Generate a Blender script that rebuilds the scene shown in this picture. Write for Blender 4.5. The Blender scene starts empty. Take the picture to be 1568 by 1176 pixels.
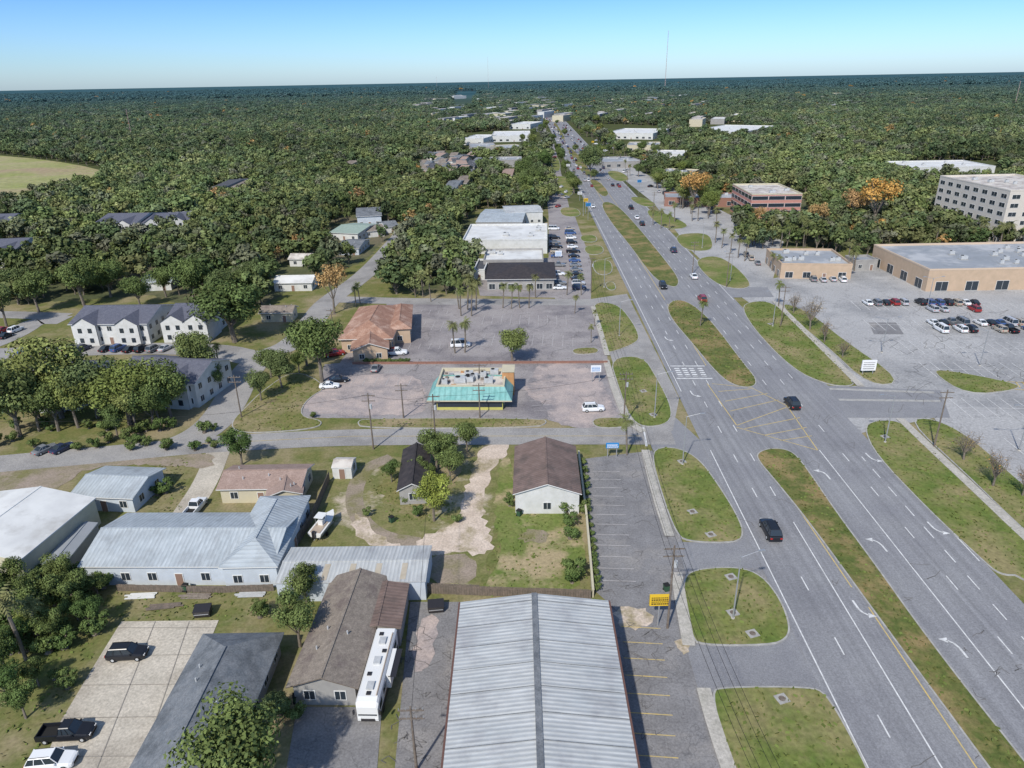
import bpy,bmesh,math,random
import numpy as np
from mathutils import Vector,Matrix
random.seed(7); np.random.seed(7)
rnd=random.uniform
# ---------------- camera / pixel-to-plan projection ----------------
H=66.0;F=1087.0;th=math.atan(465.5/F);rho=math.radians(1.06)
fw=Vector((0,math.cos(th),-math.sin(th)));U0=Vector((0,math.sin(th),math.cos(th)));X0=Vector((1,0,0))
RT=X0*math.cos(rho)-U0*math.sin(rho);UP=X0*math.sin(rho)+U0*math.cos(rho)
def G(x,y,h=0.0):
    "plan position of image pixel x, y cast onto the plane at height h"
    d=RT*(x-784)+UP*(588-y)+fw*F
    t=(h-H)/d.z
    return Vector((d.x*t,d.y*t))
def R(k,y): return (806+k*(y-122),y)
sc=bpy.context.scene
cam=bpy.data.cameras.new('camera');co=bpy.data.objects.new('camera',cam);sc.collection.objects.link(co)
cam.sensor_width=36;cam.lens=36*F/1568;cam.clip_end=90000;cam.clip_start=.5
m=Matrix((RT,UP,-fw)).transposed().to_4x4();m.translation=(0,0,H);co.matrix_world=m;sc.camera=co
sc.view_settings.view_transform='Standard';sc.view_settings.look='None';sc.view_settings.exposure=0
# ---------------- light ----------------
EL=math.radians(44);AZ=math.radians(205)
w=bpy.data.worlds.new("World");sc.world=w;w.use_nodes=True;n=w.node_tree.nodes;wl_=w.node_tree.links
sky=n.new('ShaderNodeTexSky');sky.sky_type='NISHITA';sky.sun_disc=False;sky.sun_elevation=EL;sky.sun_rotation=AZ
sky.air_density=1.0;sky.dust_density=.6;sky.ozone_density=2.0
tcw=n.new('ShaderNodeTexCoord');sx=n.new('ShaderNodeSeparateXYZ');wl_.new(tcw.outputs['Generated'],sx.inputs[0])
cr=n.new('ShaderNodeValToRGB');wl_.new(sx.outputs['Z'],cr.inputs[0]);e=cr.color_ramp.elements
e[0].position=0;e[0].color=(.74,.96,1.36,1);e[1].position=1;e[1].color=(.95,.97,.98,1)
for p,c in((.03,(.60,.86,1.27)),(.1,(.38,.66,1.16)),(.3,(.55,.74,1.02)),(.55,(.95,.97,.98))):
    q=e.new(p);q.color=(*c,1)
mu=n.new('ShaderNodeMix');mu.data_type='RGBA';mu.blend_type='MULTIPLY';mu.clamp_result=False;mu.inputs[0].default_value=1
wl_.new(sky.outputs[0],mu.inputs[6]);wl_.new(cr.outputs[0],mu.inputs[7]);wl_.new(mu.outputs[2],n['Background'].inputs[0]);n['Background'].inputs[1].default_value=.145
sl=bpy.data.lights.new('sun','SUN');sl.energy=4.3;sl.angle=math.radians(1.5);sl.color=(1,.95,.87)
so=bpy.data.objects.new('sun',sl);sc.collection.objects.link(so)
sd=Vector((math.sin(AZ)*math.cos(EL),math.cos(AZ)*math.cos(EL),math.sin(EL)))
so.rotation_euler=sd.to_track_quat('Z','Y').to_euler();so.location=(0,0,200)
# ---------------- materials ----------------
MC={}
def M(name,c1,c2=None,s=.5,rough=.85,bump=0,c3=None,s3=.04,t3=(.48,.62),stripe=None,sdir='X',metal=0,crack=0,fine=0,bs=None,streak=0):
    if name in MC:return MC[name]
    mt=bpy.data.materials.new(name);mt.use_nodes=True;nt=mt.node_tree;N=nt.nodes;L=nt.links
    b=N['Principled BSDF'];b.inputs['Roughness'].default_value=rough;b.inputs['Metallic'].default_value=metal
    b.inputs['Specular IOR Level'].default_value=.25 if rough>.4 else .5
    MC[name]=mt
    if c2 is None and stripe is None:
        b.inputs['Base Color'].default_value=(*c1,1);return mt
    if c2 is None:c2=tuple(x*.85 for x in c1)
    tc=N.new('ShaderNodeTexCoord')
    def noise(sc_,det=5,ro=.6,vec=None):
        q=N.new('ShaderNodeTexNoise');q.inputs['Scale'].default_value=sc_;q.inputs['Detail'].default_value=det;q.inputs['Roughness'].default_value=ro
        L.new(vec or tc.outputs['Object'],q.inputs['Vector']);return q.outputs[0]
    def rng(o,a,b_,c=0,d=1):
        q=N.new('ShaderNodeMapRange');q.inputs[1].default_value=a;q.inputs[2].default_value=b_;q.inputs[3].default_value=c;q.inputs[4].default_value=d
        L.new(o,q.inputs[0]);return q.outputs[0]
    def mix(f,a,b_,bt='MIX'):
        q=N.new('ShaderNodeMix');q.data_type='RGBA';q.blend_type=bt
        if isinstance(f,float):q.inputs[0].default_value=f
        else:L.new(f,q.inputs[0])
        for i,v in((6,a),(7,b_)):
            if isinstance(v,tuple):q.inputs[i].default_value=(*v,1)
            else:L.new(v,q.inputs[i])
        return q.outputs[2]
    def scl(col,g):
        q=N.new('ShaderNodeVectorMath');q.operation='SCALE';L.new(col,q.inputs[0]);L.new(g,q.inputs[3]);return q.outputs[0]
    nz=noise(s)
    col=mix(rng(nz,.35,.65),c1,c2)
    if c3 is not None: col=mix(rng(noise(s3,6,.65),*t3),col,c3)
    if fine: col=scl(col,rng(noise(fine,3,.7),.25,.75,.70,1.30))
    if streak:
        mp=N.new('ShaderNodeMapping');mp.inputs['Rotation'].default_value=(0,0,-.02);mp.inputs['Scale'].default_value=(1,.012,1);L.new(tc.outputs['Object'],mp.inputs[0])
        col=scl(col,rng(noise(streak,3,.6,mp.outputs[0]),.3,.7,.84,1.14))
    hgt=nz
    if crack:
        v=N.new('ShaderNodeTexVoronoi');v.feature='DISTANCE_TO_EDGE';v.inputs['Scale'].default_value=crack
        ad=N.new('ShaderNodeVectorMath');ad.operation='ADD';q=N.new('ShaderNodeTexNoise');q.inputs['Scale'].default_value=.5;q.inputs['Detail'].default_value=4
        L.new(tc.outputs['Object'],q.inputs['Vector']);q2=N.new('ShaderNodeVectorMath');q2.operation='SCALE';q2.inputs[3].default_value=5
        L.new(q.outputs[1],q2.inputs[0]);L.new(tc.outputs['Object'],ad.inputs[0]);L.new(q2.outputs[0],ad.inputs[1]);L.new(ad.outputs[0],v.inputs['Vector'])
        col=mix(rng(v.outputs[0],0,.018,.5,0),col,tuple(x*.4 for x in c1))
    if stripe:
        wv=N.new('ShaderNodeTexWave');wv.bands_direction=sdir;wv.inputs['Scale'].default_value=.314/stripe
        L.new(tc.outputs['Object'],wv.inputs['Vector']);hgt=wv.outputs[1]
        col=mix(rng(hgt,.55,1,0,.32),col,tuple(x*.5 for x in c1))
        mp=N.new('ShaderNodeMapping');mp.inputs['Scale'].default_value=(1,.1,1);L.new(tc.outputs['Object'],mp.inputs[0])
        col=scl(col,rng(noise(2.2,4,.65,mp.outputs[0]),.3,.7,.84,1.12))
    L.new(col,b.inputs['Base Color'])
    if bump:
        bp=N.new('ShaderNodeBump');bp.inputs['Strength'].default_value=bump;bp.inputs['Distance'].default_value=.06 if stripe else .1
        L.new(hgt if bs is None else noise(bs),bp.inputs['Height']);L.new(bp.outputs[0],b.inputs['Normal'])
    return mt
GRASS=M('grass',(.135,.15,.042),(.20,.18,.07),.35,.95,.6,(.29,.235,.135),.06,(.45,.60),fine=2.2)
LUSH=M('lush_grass',(.105,.15,.03),(.165,.18,.05),.28,.95,.6,(.25,.215,.10),.08,(.46,.62),fine=1.6)
WEED=M('weedy_grass',(.08,.11,.025),(.15,.15,.045),.6,.95,.8,(.25,.19,.085),.12,(.47,.60),fine=2.5)
ROADM=M('highway_asphalt',(.225,.225,.235),(.255,.255,.26),.12,.9,.1,(.195,.195,.205),.04,(.5,.7),fine=5,streak=1.1)
ASPH=M('asphalt_road',(.22,.22,.23),(.255,.255,.26),.25,.9,.1,(.2,.2,.21),.05,(.5,.7),fine=6)
LOT=M('faded_asphalt',(.275,.25,.245),(.325,.30,.29),.15,.9,.1,(.19,.175,.18),.055,(.48,.63),crack=.12,fine=3)
PINK=M('sandy_asphalt',(.46,.38,.34),(.32,.28,.27),.25,.95,.1,(.21,.195,.2),.1,(.50,.62),fine=3)
DARKA=M('dark_asphalt',(.185,.18,.18),(.23,.225,.225),.3,.9,.1,(.28,.265,.25),.1,(.5,.66),crack=.2,fine=4)
MALL=M('mall_asphalt',(.40,.395,.385),(.34,.335,.33),.06,.9,.1,(.26,.26,.26),.03,(.50,.64),crack=.09,fine=2)
STREET=M('street_asphalt',(.34,.325,.305),(.29,.28,.27),.3,.9,.1,(.24,.23,.22),.07,fine=4)
CONC=M('concrete',(.46,.43,.38),(.38,.36,.31),.5,.9,.1,fine=3)
CONCD=M('concrete_drive_surface',(.53,.48,.40),(.45,.41,.34),.3,.9,.1,(.38,.34,.28),.12,fine=3)
KERB=M('kerb_concrete',(.42,.41,.38),(.3,.29,.27),1)
SAND=M('sand_dirt',(.62,.52,.43),(.50,.41,.33),.5,.97,.5,(.31,.26,.16),.16,(.48,.60),fine=3)
DIRT=M('brown_dirt',(.32,.26,.21),(.25,.21,.15),.3,.97,.5,(.18,.17,.07),.1,fine=3)
WHITE=M('white_marking',(.72,.72,.7),(.5,.5,.49),1.5)
YELL=M('yellow_marking',(.62,.45,.14),(.45,.37,.2),1.5)
FADE=M('faded_marking',(.52,.50,.49),(.33,.31,.30),.8)
WOOD=M('weathered_wood',(.2,.16,.13),(.13,.11,.09),2)
POLE=M('utility_wood',(.13,.1,.08),(.2,.17,.14),2)
STEEL=M('galvanised_steel',(.42,.43,.44),rough=.45,metal=.5)
BLACK=M('black_rubber',(.02,.02,.02));GLASS=M('window_glass',(.03,.04,.05),rough=.12)
WFR=M('window_frame',(.65,.65,.63));DOORM=M('door_paint',(.25,.16,.12))
WALLW=M('white_wall',(.62,.62,.6),(.52,.52,.49),.6);WALLC=M('cream_wall',(.55,.5,.36),(.48,.44,.33),.6);WALLT=M('tan_stucco',(.5,.37,.26),(.44,.33,.23),.6)
WALLG=M('grey_wall',(.34,.33,.31),(.28,.27,.26),.6);WALLB=M('pale_blue_wall',(.52,.57,.62),(.46,.5,.54),.6);WALLBR=M('brick_wall',(.3,.16,.12),(.24,.13,.1),2);WALLY=M('lime_wall',(.5,.47,.13),(.42,.4,.13),1)
WALLP=M('pink_stucco',(.5,.24,.19),(.44,.22,.18),1)
RMET=M('white_metal_roof',(.50,.51,.50),(.43,.45,.45),.25,.6,.6,(.36,.365,.37),.2,(.5,.7),stripe=.55)
RMETB=M('blue_grey_metal_roof',(.44,.48,.50),(.37,.41,.43),.3,.6,.5,(.3,.32,.33),.2,(.5,.7),stripe=.6)
RWHT=M('white_roof',(.70,.70,.67),(.58,.58,.56),.2,.7,0,(.48,.47,.44),.15,(.52,.68))
RTAN=M('tan_shingle',(.20,.17,.14),(.27,.23,.19),1.6,.95,.3,(.16,.13,.115),.3,fine=5)
RBRN=M('brown_metal_roof',(.17,.12,.10),(.23,.165,.14),.5,.7,.3,(.13,.1,.085),.3,stripe=.6)
RDRK=M('dark_shingle',(.06,.065,.075),(.095,.1,.115),1.4,.95,.3,fine=5)
RGRY=M('slate_shingle',(.145,.16,.175),(.205,.215,.225),.9,.95,.3,(.11,.12,.13),.3,fine=5)
RBLU=M('apartment_shingle',(.10,.105,.135),(.13,.135,.165),1.2,.95,.2,fine=4)
RTER=M('terracotta_roof',(.36,.21,.15),(.27,.15,.105),.6,.9,.3,(.45,.3,.23),.25,fine=4)
RPNK=M('faded_red_shingle',(.28,.2,.165),(.34,.25,.21),.8,.95,.2,fine=4)
RBLK=M('black_roof',(.035,.032,.035),(.06,.052,.052),1)
RFLAT=M('flat_membrane_roof',(.3,.32,.345),(.24,.26,.28),.15,.8,0,(.42,.43,.44),.08)
RFLW=M('flat_white_roof',(.62,.58,.52),(.46,.42,.38),.25,.8,0,(.34,.3,.27),.25)
TURQ=M('turquoise_metal',(.17,.38,.355),(.24,.45,.42),.5,.75,.2,stripe=1.2);ORNG=M('orange_stucco',(.50,.27,.12),(.43,.22,.1),1)
HVAC=M('hvac_metal',(.5,.51,.51),(.4,.41,.41),2,.5)
BARK=M('bark',(.14,.115,.09),(.22,.19,.155),2)
def leafmat(name,cols,haze=True):
    mt=bpy.data.materials.new(name);mt.use_nodes=True;nt=mt.node_tree;N=nt.nodes;L=nt.links
    N.remove(N['Principled BSDF']);out=[x for x in N if x.type=='OUTPUT_MATERIAL'][0]
    oi=N.new('ShaderNodeObjectInfo');cr=N.new('ShaderNodeValToRGB');e=cr.color_ramp.elements
    e[0].color=(*cols[0],1);e[1].color=(*cols[-1],1)
    for i,c in enumerate(cols[1:-1]):
        q=e.new((i+1)/(len(cols)-1));q.color=(*c,1)
    L.new(oi.outputs['Random'],cr.inputs[0])
    at=N.new('ShaderNodeAttribute');at.attribute_name='tint'
    sv=N.new('ShaderNodeVectorMath');sv.operation='SCALE';L.new(cr.outputs[0],sv.inputs[0]);L.new(at.outputs['Fac'],sv.inputs[3])
    col=sv.outputs[0]
    if haze:  # aerial haze painted into leaf colour: teal tint grows with distance
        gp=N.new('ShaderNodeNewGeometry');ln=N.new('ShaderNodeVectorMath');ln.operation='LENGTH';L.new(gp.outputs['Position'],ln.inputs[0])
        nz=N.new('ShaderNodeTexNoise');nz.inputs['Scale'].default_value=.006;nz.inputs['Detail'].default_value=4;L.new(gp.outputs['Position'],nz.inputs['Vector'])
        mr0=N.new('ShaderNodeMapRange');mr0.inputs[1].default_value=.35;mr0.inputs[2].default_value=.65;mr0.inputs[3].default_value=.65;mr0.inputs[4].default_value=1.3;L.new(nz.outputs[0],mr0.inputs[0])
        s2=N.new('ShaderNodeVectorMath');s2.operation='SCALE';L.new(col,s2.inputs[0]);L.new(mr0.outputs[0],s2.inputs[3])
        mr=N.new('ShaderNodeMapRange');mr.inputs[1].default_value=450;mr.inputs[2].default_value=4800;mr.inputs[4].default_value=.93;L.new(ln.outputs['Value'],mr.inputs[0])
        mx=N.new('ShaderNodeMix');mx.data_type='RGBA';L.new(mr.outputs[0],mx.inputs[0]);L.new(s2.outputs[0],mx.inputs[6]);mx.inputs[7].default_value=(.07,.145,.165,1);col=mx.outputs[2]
    d=N.new('ShaderNodeBsdfDiffuse');L.new(col,d.inputs[0]);L.new(d.outputs[0],out.inputs[0])
    return mt
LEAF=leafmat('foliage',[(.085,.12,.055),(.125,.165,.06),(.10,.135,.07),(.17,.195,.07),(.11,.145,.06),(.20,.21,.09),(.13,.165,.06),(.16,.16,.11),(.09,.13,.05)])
LEAFN=leafmat('near_foliage',[(.10,.14,.05),(.14,.18,.06),(.12,.155,.065),(.18,.21,.065)],False)
LEAFM=leafmat('olive_foliage',[(.17,.20,.06),(.15,.19,.05),(.20,.22,.075)],False)
LEAFY=leafmat('yellow_green_foliage',[(.22,.27,.05),(.26,.29,.07)],False)
LEAFD=leafmat('dark_foliage',[(.08,.125,.04),(.11,.15,.05),(.13,.16,.055)],False)
LEAFO=leafmat('autumn_foliage',[(.42,.24,.07),(.34,.21,.1),(.38,.27,.1)],False)
PALMG=leafmat('palm_frond',[(.14,.17,.06),(.18,.18,.08)],False)
def ground_mat():
    mt=bpy.data.materials.new('ground');mt.use_nodes=True;nt=mt.node_tree;N=nt.nodes;L=nt.links;b=N['Principled BSDF'];b.inputs['Roughness'].default_value=1;b.inputs['Specular IOR Level'].default_value=0
    gp=N.new('ShaderNodeNewGeometry')
    def noise(s):
        q=N.new('ShaderNodeTexNoise');q.inputs['Scale'].default_value=s;q.inputs['Detail'].default_value=6;q.inputs['Roughness'].default_value=.65;L.new(gp.outputs['Position'],q.inputs[0]);return q.outputs[0]
    def rr(o,a,b_,c=0,d=1):
        q=N.new('ShaderNodeMapRange');q.inputs[1].default_value=a;q.inputs[2].default_value=b_;q.inputs[3].default_value=c;q.inputs[4].default_value=d;L.new(o,q.inputs[0]);return q.outputs[0]
    def mix(f,a,b_):
        q=N.new('ShaderNodeMix');q.data_type='RGBA';L.new(f,q.inputs[0])
        for i,v in((6,a),(7,b_)):
            if isinstance(v,tuple):q.inputs[i].default_value=(*v,1)
            else:L.new(v,q.inputs[i])
        return q.outputs[2]
    near=mix(rr(noise(.35),.35,.65),(.12,.145,.045),(.195,.18,.075))
    near=mix(rr(noise(.06),.46,.60),near,(.28,.235,.14))
    sc_=N.new('ShaderNodeVectorMath');sc_.operation='SCALE';L.new(near,sc_.inputs[0]);L.new(rr(noise(2.2),.25,.75,.70,1.3),sc_.inputs[3]);near=sc_.outputs[0]
    far_haze=mix(rr(noise(.002),.4,.6),(.035,.085,.105),(.055,.115,.135))  # bluish haze of the distance put into the ground colour
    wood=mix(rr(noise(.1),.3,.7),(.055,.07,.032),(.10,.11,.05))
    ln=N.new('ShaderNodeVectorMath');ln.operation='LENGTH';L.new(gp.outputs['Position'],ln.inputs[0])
    c=mix(rr(ln.outputs['Value'],360,460),near,wood);c=mix(rr(ln.outputs['Value'],1200,4000),c,far_haze);L.new(c,b.inputs['Base Color']);return mt
# ---------------- mesh builder ----------------
class MB:
    def __init__(s):s.v=[];s.f=[];s.mi=[];s.mats=[]
    def k(s,mt):
        if mt not in s.mats:s.mats.append(mt)
        return s.mats.index(mt)
    def face(s,pts,mt):
        b=len(s.v);s.v+=[tuple(p) for p in pts];s.f.append(list(range(b,b+len(pts))));s.mi.append(s.k(mt))
    def hull(s,A,B,mt,cap=True):
        b=len(s.v);n=len(A);s.v+=[tuple(p) for p in A]+[tuple(p) for p in B];k=s.k(mt)
        for i in range(n):
            j=(i+1)%n;s.f.append([b+i,b+j,b+n+j,b+n+i]);s.mi.append(k)
        if cap:s.f.append([b+i for i in range(n)][::-1]);s.mi.append(k);s.f.append([b+n+i for i in range(n)]);s.mi.append(k)
    def box(s,c,d,mt,rz=0):
        x,y,z=d[0]/2,d[1]/2,d[2]/2;ca,sa=math.cos(rz),math.sin(rz)
        q=[(c[0]+a*ca-b*sa,c[1]+a*sa+b*ca) for a,b in((-x,-y),(x,-y),(x,y),(-x,y))]
        s.hull([(a,b,c[2]-z) for a,b in q],[(a,b,c[2]+z) for a,b in q],mt)
    def cyl(s,a,b,ra,rb,mt,n=8):
        a=Vector(a);b=Vector(b);d=(b-a).normalized();e=d.orthogonal().normalized();f=d.cross(e)
        s.hull([a+(e*math.cos(t)+f*math.sin(t))*ra for t in [2*math.pi*i/n for i in range(n)]],[b+(e*math.cos(t)+f*math.sin(t))*rb for t in [2*math.pi*i/n for i in range(n)]],mt)
    def mesh(s,name,smooth=False):
        me=bpy.data.meshes.new(name);me.from_pydata(s.v,[],s.f)
        for mt in s.mats:me.materials.append(mt)
        me.polygons.foreach_set('material_index',s.mi)
        me.update();return me
    def obj(s,name,par=None,fix=True,**k):
        me=s.mesh(name,**k)
        if fix:
            bm=bmesh.new();bm.from_mesh(me);bmesh.ops.recalc_face_normals(bm,faces=bm.faces);bm.to_mesh(me);bm.free()
        return put(name,me,par=par)
def put(name,me,loc=(0,0,0),rz=0,s=1,par=None):
    o=bpy.data.objects.new(name,me);sc.collection.objects.link(o)
    o.location=loc;o.rotation_euler=(0,0,rz);o.scale=(s,s,s) if not isinstance(s,tuple) else s
    if par:o.parent=par
    return o
def chaikin(P,n=2):
    for _ in range(n):
        Q=[]
        for i in range(len(P)):
            a,b=P[i],P[(i+1)%len(P)];Q+=[a*.75+b*.25,a*.25+b*.75]
        P=Q
    return P
def area(P):return sum(P[i].x*P[(i+1)%len(P)].y-P[(i+1)%len(P)].x*P[i].y for i in range(len(P)))/2
def inset(P,d):
    if area(P)<0:P=P[::-1]
    Q=[]
    for i in range(len(P)):
        a,b,c=P[i-1],P[i],P[(i+1)%len(P)];t=(c-a)
        t=t.normalized() if t.length>1e-6 else Vector((1,0));Q.append(b+Vector((-t.y,t.x))*d)
    return P,Q
zc=[0]
def ragged(P,amp):
    Q=[]
    for i in range(len(P)):
        a,b=P[i],P[(i+1)%len(P)];L=(b-a).length;n=max(1,int(L/1.0))
        d=(b-a)/max(L,1e-6);nn=Vector((-d.y,d.x))
        for j in range(n):Q.append(a.lerp(b,j/n)+nn*rnd(-amp,amp))
    return Q
def sheet(name,px,z,mt,smooth=0,rag=0):
    zc[0]+=1;z+=zc[0]*.0003
    P=[G(*p) for p in px]
    if smooth:P=chaikin(P,smooth)
    if rag:P=ragged(P,rag)
    if area(P)<0:P=P[::-1]
    b=MB();b.face([(p.x,p.y,z) for p in P],mt);return b.obj(name,fix=False)
TUFT=[]
def island(name,px,mt=None,kerb=.25):
    mt=mt or LUSH
    P=chaikin([G(*p) for p in px],2);P,Q=inset(P,kerb);b=MB()
    b.hull([(p.x,p.y,0) for p in P],[(p.x,p.y,.17) for p in P],KERB,False)
    b.hull([(p.x,p.y,.17) for p in P],[(p.x,p.y,.17) for p in Q],KERB,False)
    I=inset(P,kerb*.9)[1];TUFT.append((np.array([tuple(p) for p in I]),.17))
    b.face([(p.x,p.y,.174) for p in I],mt);return b.obj(name,fix=False)
def ribbon_mesh(b,W,wd,z,mt):
    n=len(W);Lf=[];Rt=[]
    for i in range(n):
        t=(W[min(i+1,n-1)]-W[max(i-1,0)]).normalized();nn=Vector((-t.y,t.x))*wd/2;Lf.append(W[i]+nn);Rt.append(W[i]-nn)
    for i in range(n-1):b.face([(*Rt[i],z),(*Rt[i+1],z),(*Lf[i+1],z),(*Lf[i],z)],mt)
def smoothline(W,n=2):
    for _ in range(n):
        Q=[W[0]]
        for a,b in zip(W,W[1:]):Q+=[a*.75+b*.25,a*.25+b*.75]
        W=Q+[W[-1]]
    return W
def ribbon(name,px,wd,z,mt):
    zc[0]+=1;z+=zc[0]*.0003
    b=MB();ribbon_mesh(b,smoothline([G(*p) for p in px]),wd,z,mt);return b.obj(name,fix=False)
# ---------------- ground, roads ----------------
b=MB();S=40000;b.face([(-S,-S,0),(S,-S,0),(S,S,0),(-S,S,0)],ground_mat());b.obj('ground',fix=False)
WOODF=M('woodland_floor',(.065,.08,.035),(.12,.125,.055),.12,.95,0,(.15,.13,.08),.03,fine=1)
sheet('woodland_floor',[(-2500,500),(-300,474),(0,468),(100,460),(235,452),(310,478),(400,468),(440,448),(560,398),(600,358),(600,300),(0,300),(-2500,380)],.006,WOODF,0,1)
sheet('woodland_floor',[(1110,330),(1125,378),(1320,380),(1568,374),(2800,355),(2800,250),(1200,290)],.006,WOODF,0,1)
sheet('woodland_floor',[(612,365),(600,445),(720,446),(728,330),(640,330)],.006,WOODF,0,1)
sheet('highway',[R(.482,1420),R(.948,1420),R(.948,640),R(.985,590),R(.948,480),R(.95,300),R(.95,172),R(.47,172)],.08,ROADM)
sheet('parking_lot',[(497,558),(520,556),(560,500),(600,458),(905,458),(916,500),(930,548),(975,660),(905,662),(835,642),(460,640),(470,610),(490,590)],.04,LOT,rag=.15)
sheet('sandy_lot_patch',[(822,556),(905,558),(932,600),(955,655),(850,655),(835,620),(800,600),(815,575)],.045,PINK,2,.5)
sheet('sandy_lot_patch',[(465,600),(560,570),(645,575),(655,620),(640,637),(465,637)],.045,PINK,2,.5)
sheet('frontage_parking_lot',[(840,330),(880,330),(905,400),(905,456),(850,456),(735,453),(722,400),(840,395)],.03,LOT)
sheet('frontage_parking_lot',[(893,703),(1000,690),(1030,790),(1052,850),(1165,866),(1200,900),(1100,960),(1270,1052),(1230,1056),(1140,1500),(575,1500),(628,922),(930,922),(905,900)],.045,DARKA)
sheet('driveway_apron',[(1038,830),(1135,833),(1175,868),(1050,880)],.055,ASPH)
sheet('driveway_apron',[(1050,988),(1210,980),(1270,1060),(1070,1060)],.055,ASPH)
sheet('highway_shoulder',[(982,650),(1035,640),(1100,700),(1180,860),(1290,1080),(1370,1260),(1250,1260),(1200,1050),(1100,900),(1040,700),(1000,690)],.038,ASPH)
sheet('highway_shoulder',[(905,458),(960,450),(1040,610),(1030,660),(985,662),(940,560)],.042,STREET)
sheet('mall_parking_lot',[(1100,440),(1165,430),(1330,398),(1900,398),(3000,700),(3000,1500),(1640,900),(1568,822),(1430,640),(1310,665),(1230,600),(1320,590),(1200,500),(1135,455)],.035,MALL)
sheet('frontage_road_pavement',[(930,255),(965,255),(1060,300),(1200,370),(1180,440),(1120,442),(1060,385),(1000,310)],.030,MALL)
sheet('frontage_road_pavement',[(845,205),(905,458),(850,458),(840,330),(830,230)],.022,LOT)
sheet('rv_driveway',[(455,1083),(585,1083),(560,1400),(400,1400)],.05,DARKA)
sheet('concrete_driveway',[(186,952),(335,950),(310,1010),(250,1176),(230,1300),(20,1300),(90,1110),(150,1010)],.05,CONCD)
sheet('mall_entrance_road',[(1250,590),(1440,598),(1455,640),(1290,640)],.06,ASPH)
sheet('mall_entrance_road',[(1100,440),(1175,440),(1185,455),(1115,456)],.06,ASPH)
for q in [[(1262,594),(1430,600),(1431,603),(1265,597)],[(1283,611),(1440,613),(1442,616),(1286,614)]]:sheet('concrete_gutter',q,.068,KERB)
ribbon('cross_street',[(1030,668),(985,668),(830,668),(540,669),(400,676),(300,682),(150,697),(0,710),(-300,740)],7.2,.05,STREET)
ribbon('residential_road',[(250,690),(310,665),(345,630),(372,575),(400,545),(450,528),(480,490),(500,462),(545,432),(575,405),(612,362),(640,330)],8,.045,STREET)
ribbon('residential_road',[(500,458),(640,462),(895,463),(940,463)],7,.044,STREET)
ribbon('apartment_road',[(385,548),(330,535),(200,533),(60,540),(-100,545)],9,.04,STREET)
ribbon('apartment_road',[(-60,545),(20,515),(55,490),(100,490)],8,.038,STREET)
ribbon('apartment_road',[(-300,480),(0,481),(100,485)],7,.036,STREET)
ribbon('dirt_track',[(600,700),(560,716),(541,750),(545,790),(580,822),(640,832)],3.0,.028,DIRT)
ribbon('concrete_path',[(335,690),(315,740),(285,785)],4.5,.03,CONCD)
YARD=M('bare_yard_ground',(.135,.15,.045),(.22,.20,.09),.5,.97,.5,(.46,.39,.30),.13,(.53,.65),fine=2.5)
sheet('yard',[(500,700),(735,700),(785,700),(760,800),(735,915),(655,895),(600,850),(500,850),(505,760)],.012,YARD,1,.4)
sheet('lawn',[(650,700),(712,700),(690,760),(650,800),(600,780),(575,740)],.018,GRASS,1,.8)
sheet('lawn',[(765,700),(785,700),(785,780),(890,785),(900,920),(738,918),(770,840),(755,790)],.018,M('patchy_lawn',(.12,.17,.036),(.185,.195,.065),.28,.95,.6,(.36,.29,.17),.09,(.49,.60),fine=1.8),1,.4)
sheet('sand_driveway',[(738,678),(790,680),(757,712),(744,755),(738,790),(750,815),(758,835),(740,850),(700,846),(655,850),(628,838),(658,817),(695,800),(712,755),(725,715)],.034,SAND,2,.6)
sheet('sand_patch',[(535,790),(558,787),(578,822),(640,850),(605,848),(548,825)],.036,SAND,2,.7)
sheet('sand_patch',[(790,815),(840,812),(845,830),(795,832)],.036,DIRT,2,.8)
sheet('sand_patch',[(655,850),(730,848),(728,895),(655,893)],.036,DIRT,1,.3)
sheet('sand_patch',[(940,930),(1000,930),(990,965),(945,960)],.058,SAND,2,.5)
sheet('sand_patch',[(1030,985),(1052,975),(1060,1000),(1045,1005)],.058,SAND,2,.3)
sheet('sand_patch',[(650,940),(672,950),(660,1010),(640,1040),(632,990)],.058,PINK,2,.5)
sheet('dirt_lot',[(0,712),(180,698),(325,690),(330,720),(250,712),(140,712),(90,750),(0,775),(-200,780),(-200,725)],.032,DIRT,1,.5)
for q in [[(545,647),(560,641),(830,641),(840,648),(820,656),(555,657)],[(398,602),(450,565),(505,592),(470,612),(458,638),(497,645),(485,657),(400,664),(360,662),(352,648),(380,620)],[(905,640),(960,640),(965,655),(910,657)],[(545,540),(600,548),(610,556),(540,556)],[(875,534),(915,532),(918,542),(878,544)]]:island('grass_verge',q,GRASS)
for q in [
 [(1158,694),(1180,686),(1212,690),(1232,712),(1285,790),(1330,850),(1430,990),(1568,1165),(1700,1330),(1625,1330),(1480,1132),(1350,955),(1240,803),(1185,735),(1160,706)],
 [(1020,470),(1030,460),(1052,461),(1080,482),(1104,510),(1140,558),(1160,582),(1155,594),(1128,593),(1100,576),(1060,527),(1028,490)],
 [(919,313),(930,308),(950,318),(985,357),(1020,400),(1041,428),(1037,441),(1020,437),(998,424),(965,377),(935,341)],
 [(866,226),(875,226),(895,248),(908,268),(896,270),(880,250)],[(900,274),(916,276),(936,298),(920,303)],[(846,188),(852,188),(868,215),(860,215)]]:island('grass_median',q,WEED)
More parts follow.
